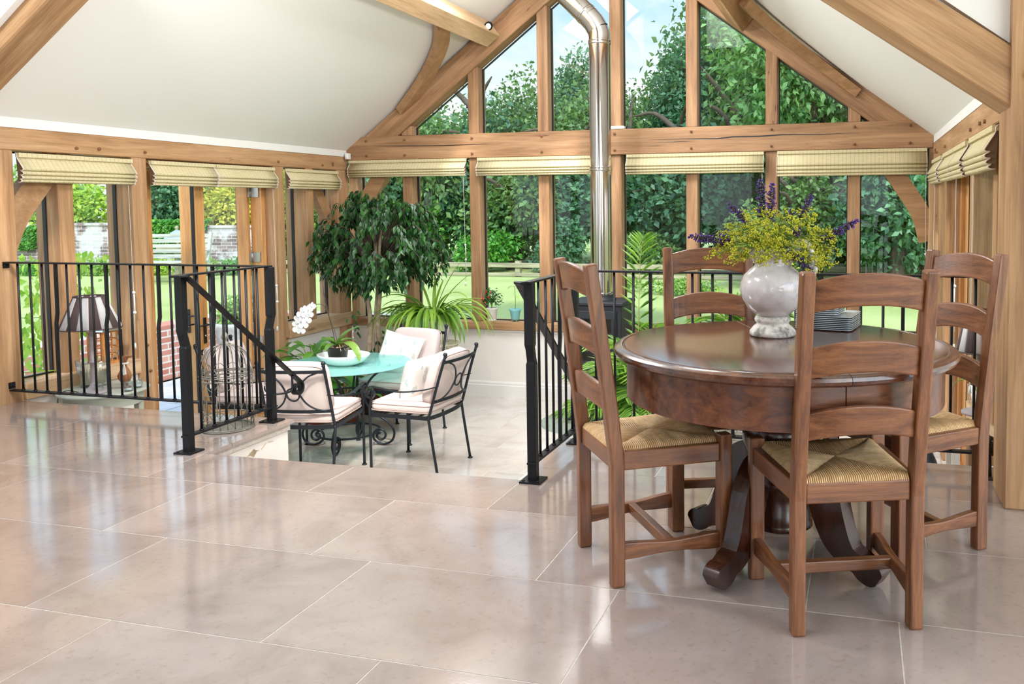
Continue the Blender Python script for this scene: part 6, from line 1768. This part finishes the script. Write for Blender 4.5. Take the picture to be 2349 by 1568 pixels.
for i, (t0, t1, z0, z1, n, lab) in enumerate([(.05, .19, .0, 1.25, 3600, 'thick ivy column hanging on the left part of the old wall'), (.27, .33, .55, 1.0, 1200, 'ivy tuft on the old wall between the oak posts'), (.60, .80, .45, 1.15, 3000, 'ivy mass tumbling over the old wall behind the bird table')]):
    rs = np.random.RandomState(i+5); u = rs.rand(n); zz = z0+(z1-z0)*rs.rand(n)**.8; tt = t0+(t1-t0)*(u*(.65+.35*zz/z1)+.12)
    P = np.array([(wa+d*(Lw*a))-nn*(.17+.10*b) for a, b in zip(tt, rs.rand(n))]); P[:, 2] = ZG+zz
    U = rs.randn(n, 3)*.5+np.array([-nn.x*.5, -nn.y*.5, -.7]); Nn = np.tile(np.array([-nn.x, -nn.y, .5]), (n, 1))+rs.randn(n, 3)*.3
    o = leaf_cloud('ivy', P, U, Nn, rs.uniform(.06, .10, n), 'leaf_ivy', None, (P[:, 0].mean(), P[:, 1].mean(), ZG), .9); tag(o, lab, 'ivy')
for i, t in enumerate([.02, .14, .26, .40, .55, .70, .84, .97]):
    p = wa+d*(Lw*t)-nn*.75
    bush('border_plant', (p.x, p.y, ZG+.16), (.75, .4, .30), 1300, .07, ['leaf_border', 'leaf_bright', 'leaf_border', 'leaf_ivy'][i % 4],
         ['first', 'second', 'third', 'fourth', 'fifth', 'sixth', 'seventh', 'eighth'][i]+' clump from the left in the flower border below the old wall', 'plant', 'border clumps below the old wall', seed=90+i, stem=False)
# climber just outside the left window
c = Vector((-6.35, 5.35, 0)); e = empty('climbing_plant', (c.x, c.y, ZL-.03), 0, 'lime green climber hanging on a thin cane outside the left window', 'plant')
m = MB(); m.tube(catmull([(c.x, c.y, ZL-.03), (c.x-.05, c.y, .2), (c.x+.02, c.y+.05, .75), (c.x+.02, c.y+.1, 1.0)], 6), .008, 6)
m.tube([(c.x-.6, c.y-.1, .78), (c.x+.3, c.y+.1, .80)], .003, 4); m.tube([(c.x-.6, c.y-.1, .35), (c.x+.3, c.y+.1, .36)], .003, 4); m.build('cane', 'stem_green', e)
rs = np.random.RandomState(3); n = 330; P = np.stack([c.x+rs.randn(n)*.13, c.y+rs.randn(n)*.13, -.1+1.0*rs.rand(n)], 1)
P[:, 0] += .10*(P[:, 2] > .6)
leaf_cloud('leaves', P, rs.randn(n, 3)*.4+np.array([0, 0, -.9]), rs.randn(n, 3)*.4+np.array([.8, -.8, .4]), rs.uniform(.05, .10, n), 'leaf_climber', e, None, .55, droop=.1)

# ---- bird table, bench, planter, fence
c = Vector((-12.97, 13.7, ZG)); e = empty('bird_table', c, 0, 'wooden bird table with a grey slate-like pointed roof on the left lawn', 'bird table')
m = MB(); m.box(c.x-.045, c.x+.045, c.y-.045, c.y+.045, ZG, .42); m.build('post', 'fence_wood', e)
m = MB(); m.box(c.x-.24, c.x+.24, c.y-.24, c.y+.24, .42, .45); m.box(c.x-.26, c.x+.26, c.y-.26, c.y-.24, .42, .47); m.build('tray', 'fence_wood', e)
m = MB()
for sx in (-1, 1):
    for sy in (-1, 1): m.box(c.x+sx*.17-.015, c.x+sx*.17+.015, c.y+sy*.17-.015, c.y+sy*.17+.015, .45, .60)
m.box(c.x-.02, c.x+.02, c.y-.02, c.y+.02, .45, .60); m.build('upright', 'fence_wood', e)
m = MB(); m.lathe([(.30, .585), (.285, .60), (.10, .76), (.03, .80)], (c.x, c.y, 0), 6, smooth=False, cap=True); m.build('roof', 'zinc', e)
m = MB(); m.lathe([(.03, .79), (.028, .82), (.04, .84), (.03, .87), (.0, .885)], (c.x, c.y, 0), 10, cap=False); m.build('finial', 'fence_wood', e)
c = Vector((-12.45, 12.75, ZG)); e = empty('garden_bench', c, R(14), 'weathered grey slatted bench on the left lawn below the bird table', 'bench', local=True); e['label'] = 'weathered grey slatted bench on the left lawn below the bird table'; e['category'] = 'bench'
for z, y in ((.42, .0), ) : pass
m = MB()
for i in range(5): m.box(-.75, .75, -.22+.09*i, -.15+.09*i, .38, .40)
m.build('seat', 'bench_wood', e)
m = MB()
for i in range(5): m.strap([(-.75, .24+.03*i, .48+.095*i), (.75, .24+.03*i, .48+.095*i)], .018, .07)
m.build('backrest', 'bench_wood', e)
for s in (-1, 1):
    m = MB(); m.strap([(s*.75, -.32, 0), (s*.75, -.20, .40), (s*.75, -.20, .58)], .05, .05, up=(1, 0, 0)); m.build('leg', 'bench_wood', e)
    m = MB(); m.strap([(s*.75, .34, 0), (s*.75, .22, .40), (s*.75, .38, .92)], .05, .05, up=(1, 0, 0)); m.build('leg', 'bench_wood', e)
    m = MB(); m.box(s*.75-.03, s*.75+.03, -.26, .30, .57, .60); m.build('armrest', 'bench_wood', e)
c = Vector((-7.31, 8.6, ZL-.03)); e = empty('stone_planter', c, 0, 'weathered stone planter with green plants on the patio outside the doors', 'planter')
m = MB(); m.lathe([(0, 0), (.17, 0), (.17, .06), (.12, .10), (.13, .16), (.22, .30), (.24, .52), (.26, .56), (.26, .60), (.22, .60), (.20, .54), (0, .52)], c, 20, wave=lambda a, i: 1+.02*math.sin(a*7+i)); m.build('pot', 'stone_pot', e)
P, U, Nn, S, q = blob_leaves(700, (c.x, c.y, c.z+.74), (.26, .26, .22), .07, seed=9); leaf_cloud('foliage', P, U, Nn, S, 'leaf_border', e, None, .6, q)
# post and rail fence in front of the trees
e = empty('garden_fence', (-7, 15.2, ZG), 0, 'pale timber post and rail fence along the far edge of the lawn', 'fence')
x = -13.6
while x < 4.5:
    m = MB(); m.box(x-.05, x+.05, 15.15, 15.25, ZG-.02, .16); m.build('post', 'fence_wood', e); x += 1.8
for z in (.0, .10)[1:]: timber('rail', (-13.8, 15.13, z-.02), (4.2, 15.13, z-.02), .04, .09, 'fence_wood', e)
timber('rail', (-13.8, 15.13, -.10), (4.2, 15.13, -.10), .03, .06, 'fence_wood', e)
# young staked tree left of the second bay
e = empty('young_tree', (-8.0, 14.4, ZG), 0, 'thin bare young tree tied to a stake behind the strappy plant', 'tree')
m = MB(); m.tube(catmull([(-8.0, 14.4, ZG), (-8.01, 14.4, .5), (-7.96, 14.4, 1.2)], 4), [.025-.002*i for i in range(9)], 6); m.tube([(-8.0, 14.4, .45), (-8.10, 14.4, .9)], .008, 5); m.tube([(-8.0, 14.4, .6), (-7.88, 14.4, 1.05)], .007, 5); m.build('trunk', 'bark', e)
m = MB(); m.tube([(-8.07, 14.38, ZG), (-8.07, 14.38, .35)], .03, 7); m.build('stake', 'fence_wood', e)
# flower bed and golden shrub seen past the back dining chair
for i, (x, y, rx, rz, mt, lab) in enumerate([(-2.6, 12.6, .7, .16, 'leaf_border', 'low heathery bed plant behind the back dining chair'), (-3.9, 12.9, .8, .16, 'leaf_border', 'low bed plant on the lawn behind the upright palm'), (-1.15, 12.0, .42, .42, 'leaf_yellow', 'golden yellow shrub just left of the jug, out on the lawn')]):
    bush('bed_plant', (x, y, ZG+rz*.8), (rx, .5, rz), 1500, .06, mt, lab, 'plant', seed=120+i, stem=False)

# ------------------------------------------------------------------ sky and sun
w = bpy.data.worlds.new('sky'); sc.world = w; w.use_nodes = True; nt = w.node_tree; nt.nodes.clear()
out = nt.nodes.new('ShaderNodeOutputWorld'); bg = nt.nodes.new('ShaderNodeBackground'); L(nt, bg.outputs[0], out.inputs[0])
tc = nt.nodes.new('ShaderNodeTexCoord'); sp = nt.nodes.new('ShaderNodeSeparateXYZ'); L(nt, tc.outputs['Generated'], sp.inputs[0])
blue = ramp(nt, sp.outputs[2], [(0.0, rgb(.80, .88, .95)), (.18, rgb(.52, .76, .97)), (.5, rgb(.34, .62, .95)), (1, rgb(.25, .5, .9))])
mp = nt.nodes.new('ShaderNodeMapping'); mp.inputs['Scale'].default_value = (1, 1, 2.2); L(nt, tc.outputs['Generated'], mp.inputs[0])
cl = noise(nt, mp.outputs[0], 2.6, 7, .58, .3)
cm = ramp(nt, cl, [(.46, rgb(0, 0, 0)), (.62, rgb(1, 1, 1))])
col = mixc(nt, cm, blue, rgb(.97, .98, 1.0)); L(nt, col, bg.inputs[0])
# brighter towards the sun, which stands behind and above the viewer
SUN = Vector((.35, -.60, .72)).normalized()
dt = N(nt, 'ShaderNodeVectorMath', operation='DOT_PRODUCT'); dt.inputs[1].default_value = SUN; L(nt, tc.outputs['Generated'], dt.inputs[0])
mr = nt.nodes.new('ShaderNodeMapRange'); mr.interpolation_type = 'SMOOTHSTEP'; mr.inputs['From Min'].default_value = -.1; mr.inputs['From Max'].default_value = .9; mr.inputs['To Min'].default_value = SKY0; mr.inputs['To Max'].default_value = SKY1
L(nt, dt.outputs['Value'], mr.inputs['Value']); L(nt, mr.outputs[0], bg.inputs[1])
sd = bpy.data.lights.new('sun', 'SUN'); sd.energy = SUNE; sd.angle = R(6); sd.color = (1, .96, .88)
so = bpy.data.objects.new('sun', sd); COL.objects.link(so); so.rotation_euler = SUN.to_track_quat('Z', 'Y').to_euler(); so.location = (3, -8, 9)

# daylight adds unseen area lamps that brighten the room, at roof openings and side
def fill_lamp(name, loc, target, sx, sy, power, col=(1, .985, .96)):
    ld = bpy.data.lights.new(name, 'AREA'); ld.shape = 'RECTANGLE'; ld.size = sx; ld.size_y = sy; ld.energy = power; ld.color = col
    lo = bpy.data.objects.new(name, ld); COL.objects.link(lo); lo.location = loc
    lo.rotation_euler = (Vector(target)-Vector(loc)).to_track_quat('-Z', 'Y').to_euler(); return lo
n_ = Vector((su, 0, -cu))
for (x, y, sy, s) in ((-3.075, 6.01, 1.38, 1), (-1.575, 5.8, 1.18, -1), (-3.75, 1.6, 1.95, 1), (-1.35, 1.4, 1.95, -1)):
    p = Vector((x, y, zc(x)+.06+(0 if y > 4 else 1.1))); d = Vector((su*s, 0, -cu)); o = fill_lamp('roof_opening_fill', p, p+d, .75, sy, ROOF_FILL*sy*(1 if y > 4 else .42), (.97, .985, 1))  # area lamps added at the roof openings to brighten the room
    o.rotation_euler = (0, -math.atan(.75)*s, 0)
fill_lamp('ceiling_fill', (-.9, 3.2, 2.2), (-4.7, 5.2, 2.6), .5, .25, CEIL_FILL, (1, 1, 1)); fill_lamp('ceiling_fill', (-3.7, 3.2, 2.22), (-.2, 5.2, 2.5), .5, .25, CEIL_FILL, (1, 1, 1))  # two unseen lamps added to brighten the ceiling slopes
fill_lamp('side_fill', (3.15, .2, 1.4), (-2, 2.0, 1.6), 5.0, 2.2, SIDE_FILL)  # unseen lamp added on the right to fill the room
# ------------------------------------------------------------------ camera
cam = bpy.data.cameras.new('camera'); co = bpy.data.objects.new('camera', cam); COL.objects.link(co); sc.camera = co
cam.sensor_fit = 'HORIZONTAL'; cam.sensor_width = 36; cam.lens = 1934.592/2349*36
cam.shift_x = (1174.5-1456.331)/2349; cam.shift_y = (579.680-784)/2349; cam.clip_start = .05; cam.clip_end = 300
rt = Vector((0.9662640929057444, 0.25746270452795433, -0.006830705541169219)); up = Vector((-0.008357404241932034, 0.05785104430887684, 0.9982902435998808)); fw = Vector((-0.25741766947001876, 0.9645549297212284, -0.05805110675172813))
co.matrix_world = Matrix(((rt.x, up.x, -fw.x, 0), (rt.y, up.y, -fw.y, 0), (rt.z, up.z, -fw.z, 1.25), (0, 0, 0, 1)))
sc.view_settings.view_transform = 'Standard'; sc.view_settings.look = 'None'; sc.view_settings.gamma = 1; sc.view_settings.use_curve_mapping = False
sc.view_settings.exposure = EXPO
sc.cycles.use_denoising = True
sc.cycles.max_bounces = 10; sc.cycles.diffuse_bounces = 5; sc.cycles.glossy_bounces = 4; sc.cycles.transparent_max_bounces = 16
sc.cycles.sample_clamp_indirect = 8; sc.cycles.caustics_reflective = False; sc.cycles.caustics_refractive = False
for o in sc.objects:
    if '_o' in o: del o['_o']
